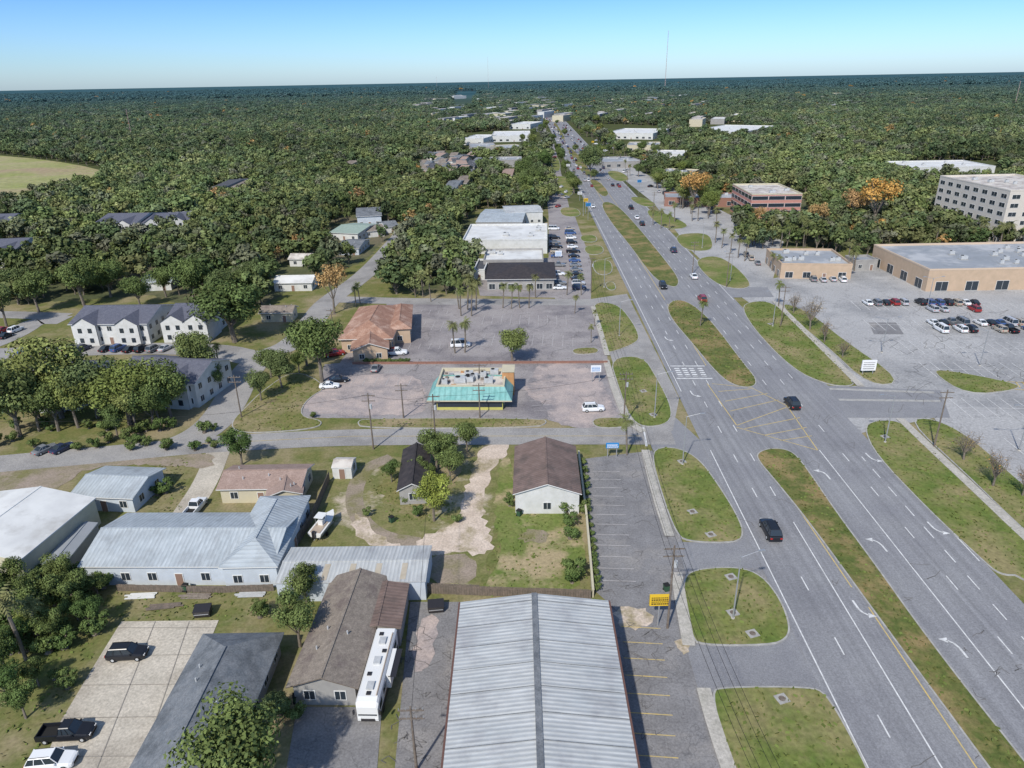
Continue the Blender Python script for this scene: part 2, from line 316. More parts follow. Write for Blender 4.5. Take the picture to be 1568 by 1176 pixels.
for q in [
 [(1086,1060),(1108,1052),(1240,1052),(1265,1062),(1300,1120),(1340,1200),(1370,1300),(1150,1300),(1112,1150)],
 [(1044,888),(1062,872),(1130,868),(1168,882),(1197,920),(1211,960),(1206,980),(1180,990),(1070,990),(1058,975),(1050,930)],
 [(996,697),(1010,685),(1042,687),(1073,705),(1102,745),(1127,785),(1140,815),(1132,833),(1050,831),(1033,815),(1013,760)],
 [(933,549),(985,545),(1007,580),(1030,625),(1026,650),(985,656),(963,640),(945,590)],
 [(905,463),(945,465),(967,490),(980,515),(975,526),(935,541),(924,538),(914,500)],
 [(905,399),(935,397),(940,420),(912,422)],[(925,433),(940,431),(945,444),(930,445)],[(893,377),(922,375),(926,389),(898,391)],[(888,360),(912,360),(916,371),(890,371)],
 [(856,318),(884,318),(892,332),(860,332)],[(845,270),(870,270),(883,300),(850,302)],[(843,240),(855,240),(860,262),(846,262)],
 [(1033,366),(1042,358),(1085,357),(1093,376),(1086,385),(1050,384)],[(1062,398),(1095,391),(1122,404),(1150,432),(1146,443),(1108,441),(1080,423)],
 [(987,325),(1000,319),(1057,344),(1045,351),(1015,351)],[(960,302),(985,302),(1010,315),(985,318)],[(926,262),(950,262),(968,276),(942,279)],
 [(1134,472),(1148,462),(1183,462),(1230,502),(1311,586),(1300,593),(1263,589),(1213,566),(1158,510)],
 [(1193,462),(1240,478),(1290,520),(1388,586),(1330,592),(1270,535),(1215,490)],
 [(1322,657),(1335,645),(1372,644),(1395,658),(1480,742),(1568,828),(1680,930),(1680,1010),(1568,882),(1530,882),(1500,856),(1420,781),(1340,697)],
 [(1388,644),(1428,640),(1490,672),(1568,745),(1700,850),(1700,925),(1568,815),(1480,728)],
 [(1425,570),(1445,566),(1560,588),(1560,598),(1480,606)]]:island('grass_verge',q)
for q,wd in [([(1036,878),(1042,920),(1055,990)],1.6),([(1077,1055),(1092,1110),(1130,1220)],1.6),([(988,690),(1005,760),(1026,822)],1.6),([(928,552),(940,595),(960,645),(985,662)],1.6),([(1186,462),(1225,500),(1318,592)],1.7),([(1378,642),(1430,692),(1500,757),(1568,822),(1700,940)],1.7),([(908,470),(920,510),(930,545)],1.4)]:
    ribbon('sidewalk',q,wd,.185,CONC)
sheet('open_field',[(-300,225),(0,236),(165,258),(160,282),(100,290),(50,312),(-300,330)],.05,M('field_grass',(.26,.28,.09),(.36,.32,.17),.02,.95,0,(.34,.26,.16),.01,fine=.2),2)
mk=MB()
def line(p,q,wd,mt,dash=None,z=.1):
    a=G(*p);c=G(*q);d=(c-a);Ln=d.length;d.normalize();nn=Vector((-d.y,d.x))*wd/2
    segs=[(0,Ln)] if not dash else [(t,min(t+dash[0],Ln)) for t in np.arange(0,Ln,dash[1])]
    for s,e in segs:
        A=a+d*s;B=a+d*e;mk.face([(*(A-nn),z),(*(B-nn),z),(*(B+nn),z),(*(A+nn),z)],mt)
def kl(k,y0,y1,mt=WHITE,dash=None,wd=.17,k2=None):line(R(k,y0),R(k2 or k,y1),wd,mt,dash)
kl(.496,1300,690);kl(.496,600,180)
kl(.552,1300,178,dash=(3,12));kl(.603,1300,800);kl(.598,760,178,dash=(3,12))
kl(.655,1300,930,YELL,k2=.648);kl(.64,900,715,YELL,k2=.628);kl(.628,460,240,YELL);kl(.628,560,466,YELL)
kl(.716,1300,700,YELL);kl(.722,430,240,YELL);kl(.73,590,470,YELL)
kl(.79,1300,690);kl(.785,590,180,dash=(3,12));kl(.845,1300,178,dash=(3,12));kl(.888,1300,700,dash=(3,6));kl(.89,580,180,dash=(3,12));kl(.94,860,690);kl(.94,460,180)
for y in(561,580):line(R(.502,y),R(.622,y),.5,WHITE)
for k in(.52,.545,.57,.6):line(R(k,564),R(k,577),1.2,WHITE,dash=(.7,1.3))
for p,q in [((1083,588),(1128,652)),((1128,652),(1210,622)),((1090,588),(1150,594)),((1150,594),(1205,622)),((1128,655),(1252,690)),((1205,622),(1252,690)),((1100,600),(1150,596)),((1110,615),(1175,603)),((1118,630),(1192,613)),((1140,657),(1225,640)),((1170,667),(1235,655)),((1195,675),(1243,668))]:line(p,q,.18,YELL)
line((985,655),(990,684),.4,WHITE);line((540,668.5),(980,668),.12,YELL);line((310,680),(540,668.5),.12,YELL)
def arrow(x,y,left=True):
    o=G(x,y);d=(G(*R(.6,500))-G(*R(.6,900))).normalized()
    if not left:d=-d
    n_=Vector((-d.y,d.x))
    def P(a,c):q=o+d*a+n_*c;return(q.x,q.y,.105)
    sh=[(-2.2,0),(-.6,.05),(.2,.3),(.75,.9)]
    for (a,c),(e_,f_) in zip(sh,sh[1:]):mk.face([P(a,c-.14),P(e_+.05,f_-.14),P(e_-.02,f_+.16),P(a,c+.14)],WHITE)
    mk.face([P(.3,1.0),P(1.0,1.9),P(1.25,.7)],WHITE)
for a in [(1348,832,1),(1466,988,1),(1264,725,1),(1316,937,0),(1431,812,0),(1333,703,0),(1060,605,0),(1020,520,0)]:arrow(a[0],a[1],a[2]==1)
def stalls(p,q,dep,mt=None,sp=2.75,wd=.12,both=False,z=.085):
    mt=mt or FADE
    a=G(*p);c=G(*q);d=c-a;Ln=d.length;d.normalize();nn=Vector((-d.y,d.x))
    for t in np.arange(0,Ln,sp):
        A=a+d*t;B=A+nn*dep;C=A-nn*dep if both else A
        e=d*wd/2;mk.face([(*(C-e),z),(*(C+e),z),(*(B+e),z),(*(B-e),z)],mt)
    if both:e=nn*wd/2;mk.face([(*(a-e),z+.002),(*(c-e),z+.002),(*(c+e),z+.002),(*(a+e),z+.002)],mt)
stalls((905,722),(918,900),5.2,sp=2.8);stalls((952,960),(975,1300),5,YELL,z=.085)
stalls((545,578),(640,578),-5);stalls((490,600),(470,635),5);stalls((620,500),(690,500),4.5,both=True);stalls((740,490),(880,490),4.5,both=True);stalls((740,520),(880,522),4.5,both=True)
stalls((625,535),(700,535),4.5);stalls((800,585),(818,632),4.5);stalls((620,475),(690,475),-4.5);stalls((855,360),(868,440),4);
for y,x0,x1 in [(468,1310,1560),(497,1330,1640),(532,1370,1750),(566,1420,1800),(625,1470,1900),(690,1560,1900)]:stalls((x0,y),(x1,y+4),5,WHITE,both=True,wd=.14)
for i in range(12):line((1485+i*10,585),(1492+i*10,594),.3,YELL)
line((1478,582),(1700,592),.25,YELL);line((1480,593),(1700,604),.25,YELL)
JNT=M('joint_sealant',(.28,.26,.23),(.22,.2,.18),1);TAR=M('crack_tar',(.11,.105,.105),(.15,.145,.14),1)
for p,q in [((180,962),(330,962)),((160,1005),(310,1003)),((125,1050),(295,1048)),((95,1100),(275,1098)),((60,1160),(255,1158)),((238,952),(120,1250)),((290,952),(190,1250))]:line(p,q,.1,JNT,z=.09)
for i in range(150):
    j=i%5
    x,y=[(rnd(940,1030),rnd(700,1150)),(rnd(620,900),rnd(465,635)),(rnd(1330,1568),rnd(470,640)),R(rnd(.5,.93),rnd(450,1170)),(rnd(590,690),rnd(940,1176))][j]
    for _ in range(4):
        x2,y2=x+rnd(-16,16),y+rnd(-9,9);line((x,y),(x2,y2),.07,TAR,z=.101+.0001*i*0+.0);x,y=x2,y2
mk.obj('road_markings',fix=False)
sheet('dark_lot_patch',[(1330,494),(1372,494),(1384,512),(1338,512)],.055,DARKA)
sheet('dark_lot_patch',[R(.56,760),R(.60,760),R(.60,716),R(.56,716)],.06,DARKA)
for x,y in[(1044,708),(1119,885),(1122,940),(1152,972),(1197,1072),(1060,785),(985,600),(1000,636),(1088,820),(1355,670),(1180,497)]:
    p=G(x,y);b=MB();b.box((0,0,.02),(1.4,1.3,.1),KERB,.3);b.cyl((0,0,.06),(0,0,.1),.4,.4,POLE,12);put('drain_inlet',b.mesh('drain_inlet'),(p.x,p.y,.19))
# ---------------- buildings ----------------
foot=[]
def windows(par,faces,storeys,fh,spc,ww,wh,sill,door=None,strip=False):
    b=MB()
    for fi,(a,c) in enumerate(faces):
        a=Vector(a);c=Vector(c);d=c-a;Ln=d.length;d.normalize();nn=Vector((d.y,-d.x));rz=math.atan2(d.y,d.x)
        n=max(1,int(Ln/spc))
        for s in range(storeys):
            for i in range(n):
                t=Ln*(i+.5)/n;z=s*fh+sill+wh/2;o=a+d*t
                if door is not None and s==0 and fi==door and i==n//2:
                    q=o+nn*.03;b.box((q.x,q.y,1.05),(1.25,.08,2.1),WFR,rz);q=o+nn*.06;b.box((q.x,q.y,1.03),(1.0,.08,2.0),DOORM,rz);continue
                W=ww if not strip else Ln/n-.4
                q=o+nn*.02;b.box((q.x,q.y,z),(W+.2,.08,wh+.2),WFR,rz);q=o+nn*.04;b.box((q.x,q.y,z),(W,.08,wh),GLASS,rz)
                if W>.9 and not strip:q=o+nn*.055;b.box((q.x,q.y,z),(.06,.08,wh),WFR,rz)
    b.obj('windows',par,fix=False)
def building(name,p0,p1,p2,h,roof='gable',rise=1.5,wall=WALLW,rm=RGRY,over=.5,st=1,spc=3.5,ww=1.2,wh=1.2,sill=.95,door=0,hv=0,strip=False,parm=None,nowin=False,fh=3.0,clr=0):
    A=G(*p0,h);B=G(*p1,h);C=G(*p2,h);u=B-A;L=u.length;u.normalize();v=Vector((-u.y,u.x));W=(C-A).dot(v)
    ce=A+u*L/2+v*W/2;W=abs(W);rz=math.atan2(u.y,u.x)
    E=bpy.data.objects.new(name,None);sc.collection.objects.link(E);E.location=(ce.x,ce.y,0);E.rotation_euler=(0,0,rz);E.empty_display_size=1
    foot.append((ce.x,ce.y,rz,L/2+3,W/2+3))
    if clr:foot.append((ce.x,ce.y-W/2-clr/2,0,L/2+4,clr/2+3))
    x,y=L/2,W/2;wx,wy=x-over,y-over
    b=MB();c=[(-wx,-wy),(wx,-wy),(wx,wy),(-wx,wy)]
    if roof=='flat':
        hp=.7;wx,wy=x,y;c=[(-wx,-wy),(wx,-wy),(wx,wy),(-wx,wy)];ci=[(p[0]*(1-.35/wx),p[1]*(1-.35/wy)) for p in c]
        b.hull([(*p,0) for p in c],[(*p,h) for p in c],wall,False)
        pm=parm or wall
        co_=[(p[0]*(1+.06/wx),p[1]*(1+.06/wy)) for p in c]
        b.hull([(*p,h-.5) for p in co_],[(*p,h) for p in co_],pm,False);b.hull([(*p,h) for p in co_],[(*p,h) for p in ci],pm,False);b.hull([(*p,h) for p in ci],[(*p,h-hp) for p in ci],pm,False)
        b.hull([(*p,h-.5) for p in c],[(*p,h-.5) for p in co_],pm,False)
        b.obj('walls',E,fix=False);r=MB();r.face([(*p,h-hp) for p in ci],rm);r.obj('roof',E,fix=False)
    else:
        ridge=h+rise;sl_=rise/y;ht=h+sl_*over-.14
        if roof=='gable':
            b.hull([(*p,0) for p in c],[(*p,ht) for p in c],wall,False)
            for s in(-1,1):b.face([(s*wx,-wy,ht),(s*wx,wy,ht),(s*wx,0,ridge-.14)][::s],wall)
            rr=x
        else:
            b.hull([(*p,0) for p in c],[(*p,ht) for p in c],wall,False);rr=max(x-y,.3)
        b.obj('walls',E,fix=False)
        r=MB();t=.16
        tp=[(-x,-y,h),(x,-y,h),(x,y,h),(-x,y,h),(-rr,0,ridge),(rr,0,ridge)]
        fs=[(0,1,5,4),(2,3,4,5),(3,0,4),(1,2,5)]
        if roof=='gable':
            for f in fs[:2]:r.face([tp[i] for i in f],rm)
            bt=[(q[0],q[1],q[2]-t) for q in tp];tr=parm or WFR
            for f in fs[:2]:r.face([bt[i] for i in f][::-1],tr)
            for i,j in((0,1),(2,3),(1,5),(5,2),(3,4),(4,0)):r.face([bt[i],bt[j],tp[j],tp[i]],tr)
        else:
            for f in fs:r.face([tp[i] for i in f],rm)
            bt=[(q[0],q[1],q[2]-t) for q in tp[:4]]
            for i in range(4):j=(i+1)%4;r.face([bt[i],bt[j],tp[j],tp[i]],parm or WFR)
            r.face(bt[::-1],WFR)
        r.box((0,0,ridge+.02),(2*rr,.3,.1),rm)
        if rm in(RTAN,RPNK,RGRY,RDRK):
            for i in range(3):
                vx=rnd(-rr*.8,rr*.8);vy=y*rnd(.2,.5)*random.choice((-1,1));vz=ridge-abs(vy)*sl_;r.cyl((vx,vy,vz-.1),(vx,vy,vz+.5),.1,.1,HVAC,6)
        r.obj('roof',E,fix=False)
    if not nowin:windows(E,[((-wx,-wy),(wx,-wy)),((wx,-wy),(wx,wy)),((wx,wy),(-wx,wy)),((-wx,wy),(-wx,-wy))],st,fh,spc,ww,wh,sill,door,strip)
    for i in range(hv):
        b=MB();ax=rnd(-x*.8,x*.8);ay=rnd(-y*.6,y*.6);sz=rnd(1.2,2.6);zt=h-.7 if roof=='flat' else h
        b.box((ax,ay,zt+.1),(sz+.3,sz*.7+.3,.2),KERB);b.box((ax,ay,zt+.75),(sz,sz*.7,1.1),HVAC);b.cyl((ax-sz*.2,ay,zt+1.3),(ax-sz*.2,ay,zt+1.42),sz*.22,sz*.22,BLACK,10)
        b.obj('hvac_unit',E)
    return E,x,y
E,x,y=building('metal_storage_building',(705,922),(674,1215),(932,922),5,'gable',1.3,WALLBR,RMET,.15,spc=6,parm=M('rust_trim',(.14,.075,.06)))
b=MB()
for s in(-1,1):b.box((0,s*(y+.12),4.9),(2*x,.22,.2),M('rust_trim',(.14,.075,.06)))
for i in range(int(2*x/3.4)):
    xx=-x+1.2+i*3.4
    for s in(-1,1):b.face([(xx,0,6.34),(xx+.1,0,6.34),(xx+.1,s*y,5.04),(xx,s*y,5.04)],RGRY)
b.box((0,0,6.36),(2*x,.7,.06),RGRY)
b.obj('gutters_and_seams',E,fix=False)
building('office_house',(508,883),(437,1053),(598,889),3.2,'gable',1.5,WALLG,RTAN,.6,parm=WOOD)
building('covered_porch',(627,893),(614,962),(560,893),3.15,'gable',.5,WALLG,RBRN,.3,nowin=True,parm=WOOD)
E,x,y=building('metal_carport_shed',(420,893),(652,890),(432,838),3.3,'gable',.5,WALLB,RMET,.15,nowin=True,parm=HVAC)
b=MB();sk=M('skylight_panel',(.38,.33,.25),(.45,.4,.32),1)
for xx in(-x*.75,-x*.4,-x*.05,x*.3,x*.65):b.face([(xx,-y*.9,3.38),(xx+.8,-y*.9,3.38),(xx+.8,-y*.15,3.76),(xx,-y*.15,3.76)],sk)
b.obj('skylights',E,fix=False)
building('metal_roof_house',(118,868),(418,868),(165,785),3.6,'gable',1.8,WALLB,RMETB,.5)
building('metal_roof_house',(425,868),(476,758),(335,868),3.8,'hip',2.0,WALLB,RMETB,.4)
building('brown_roof_house',(330,750),(462,748),(345,712),3,'gable',1.3,WALLC,RPNK)
building('brown_roof_house',(405,762),(412,735),(463,760),2.9,'gable',1.0,WALLC,RPNK)
building('small_metal_roof_house',(103,760),(203,764),(135,712),3,'gable',1.2,WALLB,RMETB)
building('warehouse',(147,762),(30,858),(-25,762),4.8,'gable',1.6,WALLC,RWHT,.2,nowin=True)
building('lean_to_shed',(150,800),(100,862),(118,800),2.4,'gable',.3,WALLG,RFLAT,.1,nowin=True)
building('dark_roof_cottage',(607,752),(617,688),(655,752),3,'gable',1.3,WALLG,RBLK,.4)
building('white_commercial_building',(785,757),(788,683),(891,756),4,'gable',1.9,WALLW,RBRN,.4,spc=7)
building('garden_shed',(507,716),(538,716),(513,700),2.4,'gable',.6,WALLW,RFLW,.1,spc=2)
building('hip_roof_office',(435,968),(325,1240),(318,957),3,'hip',2.6,WALLG,RGRY,.6)
E,x,y=building('restaurant',(668,590),(772,590),(674,563),4.8,'flat',wall=WALLC,rm=RFLW,hv=9,parm=WALLC,wh=1.6,spc=2.6,ww=2.0,sill=.7,nowin=True)
b=MB()
hi=[(-x-.08,-y-.08,4.5),(x+.08,-y-.08,4.5),(x+.08,y*.3,4.5),(-x-.08,y*.3,4.5)];lo=[(-x-1.8,-y-3.2,2.5),(x+1.8,-y-3.2,2.5),(x+1.8,y*.3+.4,2.5),(-x-1.8,y*.3+.4,2.5)]
b.hull(lo,hi,TURQ,False);b.box((0,-y-3.2,2.45),(2*x+3.6,.12,.25),WALLC);b.box((0,-y-1.3,1.15),(2*x-.5,2.4,2.3),WALLY)
for i in range(9):b.box((-x+1.2+i*(2*x-2.4)/8,-y-2.52,1.35),(1.6,.08,1.2),GLASS)
b.obj('turquoise_canopy',E);b=MB();b.box((x+.6,y*.4,2.9),(2.6,4.0,5.8),ORNG);b.box((x+.6,y*.4,5.85),(2.9,4.3,.2),WALLC);b.obj('orange_tower',E)
b=MB()
for i in range(16):b.box((rnd(-x*.85,x*.85),rnd(-y*.8,y*.8),4.25),(rnd(.5,1.4),rnd(.4,1),rnd(.2,.7)),random.choice([RFLAT,HVAC,ORNG,RTAN]))
b.obj('rooftop_clutter',E)
building('tiled_roof_restaurant',(517,520),(550,470),(600,522),4,'hip',2.8,WALLT,RTER,.7,hv=0)
building('tiled_roof_restaurant',(592,505),(598,468),(630,506),4.3,'hip',1.5,WALLT,RTER,parm=RTER)
building('restaurant_portico',(536,538),(540,512),(596,538),3.4,'gable',1.8,WALLT,RTER,.6,spc=4)
building('white_roof_warehouse',(708,367),(838,366),(712,343),6,'flat',wall=WALLW,rm=RWHT,hv=4,spc=8)
building('white_roof_warehouse',(740,398),(832,397),(740,381),5,'flat',wall=WALLG,rm=RWHT,hv=2,spc=6)
building('black_roof_store',(742,428),(852,427),(757,402),4,'hip',2.2,WALLG,RBLK,.8,spc=3,ww=2,wh=1.8,sill=.4)
building('small_store',(725,412),(742,412),(728,396),4,'flat',wall=WALLW,rm=RDRK)
building('blue_roof_warehouse',(728,340),(800,340),(733,320),5,'gable',1,WALLG,RMETB,.3)
building('blue_roof_warehouse',(775,326),(832,324),(780,315),6,'gable',1,WALLW,RMET,.3)
for a in [((103,497),(225,496),(120,467),6),((250,492),(316,491),(257,465),6),((-60,592),(112,594),(-40,550),5.8),((172,580),(298,588),(185,540),6),((140,344),(206,343),(146,327),6),((-40,388),(18,386),(-30,366),6),((215,345),(290,340),(225,328),5),((-60,345),(5,343),(-50,330),6)]:
    E,x,y=building('apartment_building',*a,'gable',2.6,WALLW,RBLU,.5,st=2,spc=3,wh=1.3,clr=9 if a[0][1]<400 else 0)
    for gx in(-x*.55,x*.5):
        b=MB();w_=3.2;z=6
        b.face([(gx-w_,-y-.9,0),(gx+w_,-y-.9,0),(gx+w_,-y-.9,z),(gx,-y-.9,z+2),(gx-w_,-y-.9,z)],WALLW)
        b.box((gx,-y*.5-.5,z/2),(2*w_-.02,y,z),WALLW)
        b.face([(gx-w_-.3,-y-1.2,z-.1),(gx,-y-1.2,z+2.1),(gx,-y*.2,z+2.1),(gx-w_-.3,-y*.2,z-.1)],RBLU);b.face([(gx+w_+.3,-y-1.2,z-.1),(gx,-y-1.2,z+2.1),(gx,-y*.2,z+2.1),(gx+w_+.3,-y*.2,z-.1)],RBLU)
        for q in(1.6,4.4):
            for e in(-1.4,1.4):b.box((gx+e,-y-.93,q),(1.1,.1,1.3),GLASS)
        b.obj('front_gable',E,fix=False)
for a,rm_,wl in [(((416,434),(478,433),(424,422),3),RWHT,WALLW),(((440,397),(478,397),(444,390),3),RFLW,WALLW),(((503,356),(548,358),(515,340),3.5),M('sage_roof',(.3,.37,.32),(.25,.32,.27),1),WALLW),(((545,332),(585,330),(552,318),5),RGRY,WALLB),(((515,380),(550,380),(522,366),3),RGRY,WALLB),(((213,434),(262,432),(220,421),3),RMETB,WALLW),(((395,480),(448,479),(400,470),3),RTAN,WALLC),(((555,355),(590,352),(562,345),3),RTAN,WALLW),(((590,348),(612,346),(594,338),3),RGRY,WALLW)]:
    building('cottage',*a,'gable',1.4,wl,rm_,clr=6)
building('tan_commercial_building',(1197,403),(1306,404),(1176,380),5.5,'flat',wall=WALLT,rm=RFLAT,hv=8,spc=5,ww=2.5,wh=2,sill=.4)
building('shopping_mall',(1424,412),(1800,405),(1335,374),7.5,'flat',wall=WALLT,rm=RFLAT,hv=26,spc=9,ww=4,wh=3,sill=.2,parm=M('tan_parapet',(.55,.43,.32)))
building('mall_entrance_canopy',(1310,398),(1345,397),(1316,390),4,'flat',wall=WALLG,rm=RFLAT)
building('brick_office_block',(1152,297),(1229,296),(1144,281),14,'flat',wall=WALLP,rm=RFLW,hv=3,st=4,fh=3.4,spc=6,wh=1.7,strip=True,parm=WALLC)
building('mid_rise_office_tower',(1548,291),(1680,288),(1462,268),22,'flat',wall=M('tower_stucco',(.6,.55,.48),(.55,.5,.44),1),rm=RFLW,hv=6,st=6,fh=3.5,spc=5.5,ww=3.2,wh=1.6)
for a,wl in [(((1395,256),(1525,254),(1400,246),7),WALLW),(((1055,200),(1138,202),(1060,190),8),WALLW),(((1018,302),(1130,303),(1022,294),5),WALLBR),(((925,203),(1000,204),(930,196),7),WALLW),(((925,248),(985,246),(928,240),5),WALLG),(((960,222),(1010,222),(963,217),6),WALLC),(((705,212),(740,212),(708,206),7),WALLW),(((752,208),(812,207),(755,201),7),WALLW),(((720,225),(760,224),(722,219),6),WALLG),(((775,228),(815,226),(778,221),6),WALLC),(((780,190),(812,190),(782,186),7),WALLW),(((985,235),(1045,236),(988,229),6),WALLW),(((1010,262),(1060,264),(1014,257),5),WALLC),(((750,245),(800,244),(753,240),6),WALLG)]:
    building('retail_store',*a,'flat',wall=wl,rm=RWHT if wl is WALLW else RFLAT,hv=4,spc=7,ww=3,wh=2,clr=30)
LRF=[RTAN,RPNK,RGRY,RDRK,RTAN]
for i in range(44):
    x=rnd(634,726);y=rnd(236,270);building('suburban_house',(x,y),(x+rnd(9,13),y+rnd(-.6,.6)),(x+1.5,y-3.4),3.6,'gable',2,random.choice([WALLW,WALLC,WALLG,WALLG]),random.choice(LRF),spc=5,clr=8)
for i in range(20):
    x=rnd(300,830) if i%2 else rnd(1000,1560);y=rnd(176,300)
    if x>1000:y=rnd(165,240)
    s=(y-122)/100;building('suburban_house',(x,y),(x+12*s,y+rnd(-.3,.3)),(x+1.5*s,y-5*s*s),4.2,'gable',2.0,random.choice([WALLW,WALLC,WALLG]),random.choice(LRF),nowin=True,clr=18)
for i in range(90):
    y=rnd(143,186)
    if i<45:x=rnd(640,850)
    elif i<68:x=rnd(880,1130)
    else:x=rnd(300,1560);y=rnd(140,162)
    s=(y-122)/40;building('distant_store',(x,y),(x+rnd(5,15)*max(s,.5),y),(x+.7,y-1.2*s*s-.2),random.choice([8,10,11]),'flat',wall=random.choice([WALLW,WALLG,WALLC]),rm=random.choice([RWHT,RFLW,RFLAT]),nowin=True,clr=60)
def fence(name,px,h,mt,th=.12,board=True):
    b=MB();W=[G(*p) for p in px]
    for a,c in zip(W,W[1:]):
        d=c-a;L=d.length;rz=math.atan2(d.y,d.x);mid=(a+c)/2
        if board:
            n=max(2,int(L/.35))
            for i in range(n):
                p=a+d*((i+.5)/n);b.box((p.x,p.y,h/2+rnd(-.04,.04)),(L/n*.93,.05,h),mt,rz)
            b.box((mid.x,mid.y,h*.75),(L,.12,.1),mt,rz)
        else:b.box((mid.x,mid.y,h/2),(L,th,h),mt,rz);b.box((mid.x,mid.y,h+.06),(L+.1,th+.12,.12),mt,rz)
    return b.obj(name)
fence('wood_fence',[(648,908),(735,912)],1.8,WOOD);fence('wood_fence',[(735,912),(905,917)],1.6,WOOD)
fence('boundary_wall',[(886,700),(898,800),(908,915)],1.3,WALLC,.2,False)
fence('wood_fence',[(505,735),(478,800),(440,860)],1.8,WOOD);fence('wood_fence',[(180,905),(330,908),(420,905)],1.2,WOOD)
fence('retaining_wall',[(930,556),(720,557),(540,558)],.5,WALLBR,.25,False)
fence('wood_fence',[(930,925),(968,1230)],.6,WALLBR)
b=MB()
for x,y,c,r in[(215,914,WFR,.02),(300,914,RTAN,-.03),(385,912,HVAC,.04),(250,930,WOOD,.1),(120,862,WOOD,.3)]:
    p=G(x,y)
    for i in range(4):b.box((p.x+rnd(-.3,.3),p.y+i*.3-.4,.1+rnd(0,.1)),(rnd(3.5,5),.26,.08),c,r+rnd(-.03,.03))
b.obj('stacked_boards')
# yard clutter: bins and small trailers
for x,y in[(285,905),(165,895),(640,905),(455,880),(600,800),(1020,905),(455,1075),(795,790),(205,770)]:
    p=G(x,y);b=MB();b.hull([(-.3,-.3,.08),(.3,-.3,.08),(.3,.3,.08),(-.3,.3,.08)],[(-.37,-.37,1.0),(.37,-.37,1.0),(.37,.37,1.1),(-.37,.37,1.1)],M('bin_green',(.04,.09,.05)));b.box((0,0,1.09),(.8,.8,.06),BLACK);b.cyl((-.35,.3,.15),(.35,.3,.15),.15,.15,BLACK,8);put('wheelie_bin',b.mesh('bin'),(p.x,p.y,.05),rnd(0,3))
# ---------------- trees ----------------
def tree_mesh(name,seed,leaf,R_=4.2,Ht=10,nc=16,nl=2600,ls=.42,th=.28,flat=.75,bare=False,mt=None):
    rg=np.random.RandomState(seed);b=MB();tr=Ht*th*rg.uniform(.9,1.2)
    top=Vector((rg.uniform(-.3,.3),rg.uniform(-.3,.3),tr));b.cyl((0,0,-.2),top,.34,.24,BARK,7)
    tint=[];cs=[]
    cz=tr+(Ht-tr)*.5;rz_=(Ht-tr)*.5
    for i in range(nc):
        d=rg.normal(size=3);d/=np.linalg.norm(d);d[2]=d[2]*.9+.1
        q=rg.uniform(.35,.82);c=Vector((d[0]*R_*q,d[1]*R_*q,cz+d[2]*rz_*q));cs.append(c)
        if i<9 or bare:b.cyl(top*.9,c,.12,.04,BARK,5)
        if bare:
            for j in range(5):
                e_=c+Vector(rg.normal(size=3))*1.1;b.cyl(c,e_,.05,.02,BARK,4)
                for _ in range(2):b.cyl(e_,e_+Vector(rg.normal(size=3))*.6,.025,.01,BARK,3)
    lv=[]
    for ci,c in enumerate(cs):
        r=R_*rg.uniform(.22,.48);n=int(nl/nc*(r/(R_*.36))**2)+2;d=rg.normal(size=(n,3));d[:,2]+=.25;d/=np.linalg.norm(d,axis=1)[:,None]
        p=np.array(c)+d*np.array([1,1,flat])*r*rg.uniform(.6,1.12,(n,1))
        nm=d*1.0+np.array([0,0,.25])+rg.normal(size=(n,3))*.36;nm/=np.linalg.norm(nm,axis=1)[:,None]
        t=np.cross(nm,rg.normal(size=(n,3)));t/=np.linalg.norm(t,axis=1)[:,None];s=np.cross(nm,t)
        sz=ls*rg.uniform(.5,1.3,(n,1));ct=rg.uniform(.68,1.32)
        lv.append((p,t*sz,s*sz*rg.uniform(.5,.9,(n,1)),ct*rg.uniform(.75,1.25,n)))
    nb=len(b.v);vs=list(b.v);fs=list(b.f);mi=list(b.mi)
    for p,t,s,ti in lv:
        k=len(vs);n=len(p);Q=np.stack([p-t,p-s*.8+t*.1,p+t,p+s],1).reshape(-1,3);vs+=Q.tolist()
        fs+=[[k+4*i,k+4*i+1,k+4*i+2,k+4*i+3] for i in range(n)];mi+=[1]*n;tint+=np.repeat(ti,4).tolist()
    me=bpy.data.meshes.new(name);me.from_pydata(vs,[],fs);me.materials.append(BARK);me.materials.append(leaf);me.polygons.foreach_set('material_index',mi)
    a=me.attributes.new('tint','FLOAT','POINT');a.data.foreach_set('value',[1.0]*nb+tint);me.update();return me
OAK=[tree_mesh('oak_crown',10+i,LEAFN,nl=6500,ls=.21,nc=26+3*i) for i in range(5)]
OLV=[tree_mesh('olive_crown',25+i,LEAFM,nl=6500,ls=.2,nc=28+3*i) for i in range(3)]
YEL=[tree_mesh('yellow_crown',30+i,LEAFY,nl=5500,ls=.2,nc=22) for i in range(2)]
DRK=[tree_mesh('dark_crown',40+i,LEAFD,nl=6500,ls=.2,nc=24) for i in range(3)]
AUT=[tree_mesh('autumn_crown',50+i,LEAFO,nl=1500,ls=.25) for i in range(2)]
BARE=tree_mesh('bare_crown',60,LEAFO,nc=24,nl=160,ls=.15,bare=True)
SHR=[tree_mesh('shrub_crown',70+i,LEAFD,R_=1.2,Ht=2.0,nl=900,ls=.12,th=.1,nc=10) for i in range(2)]
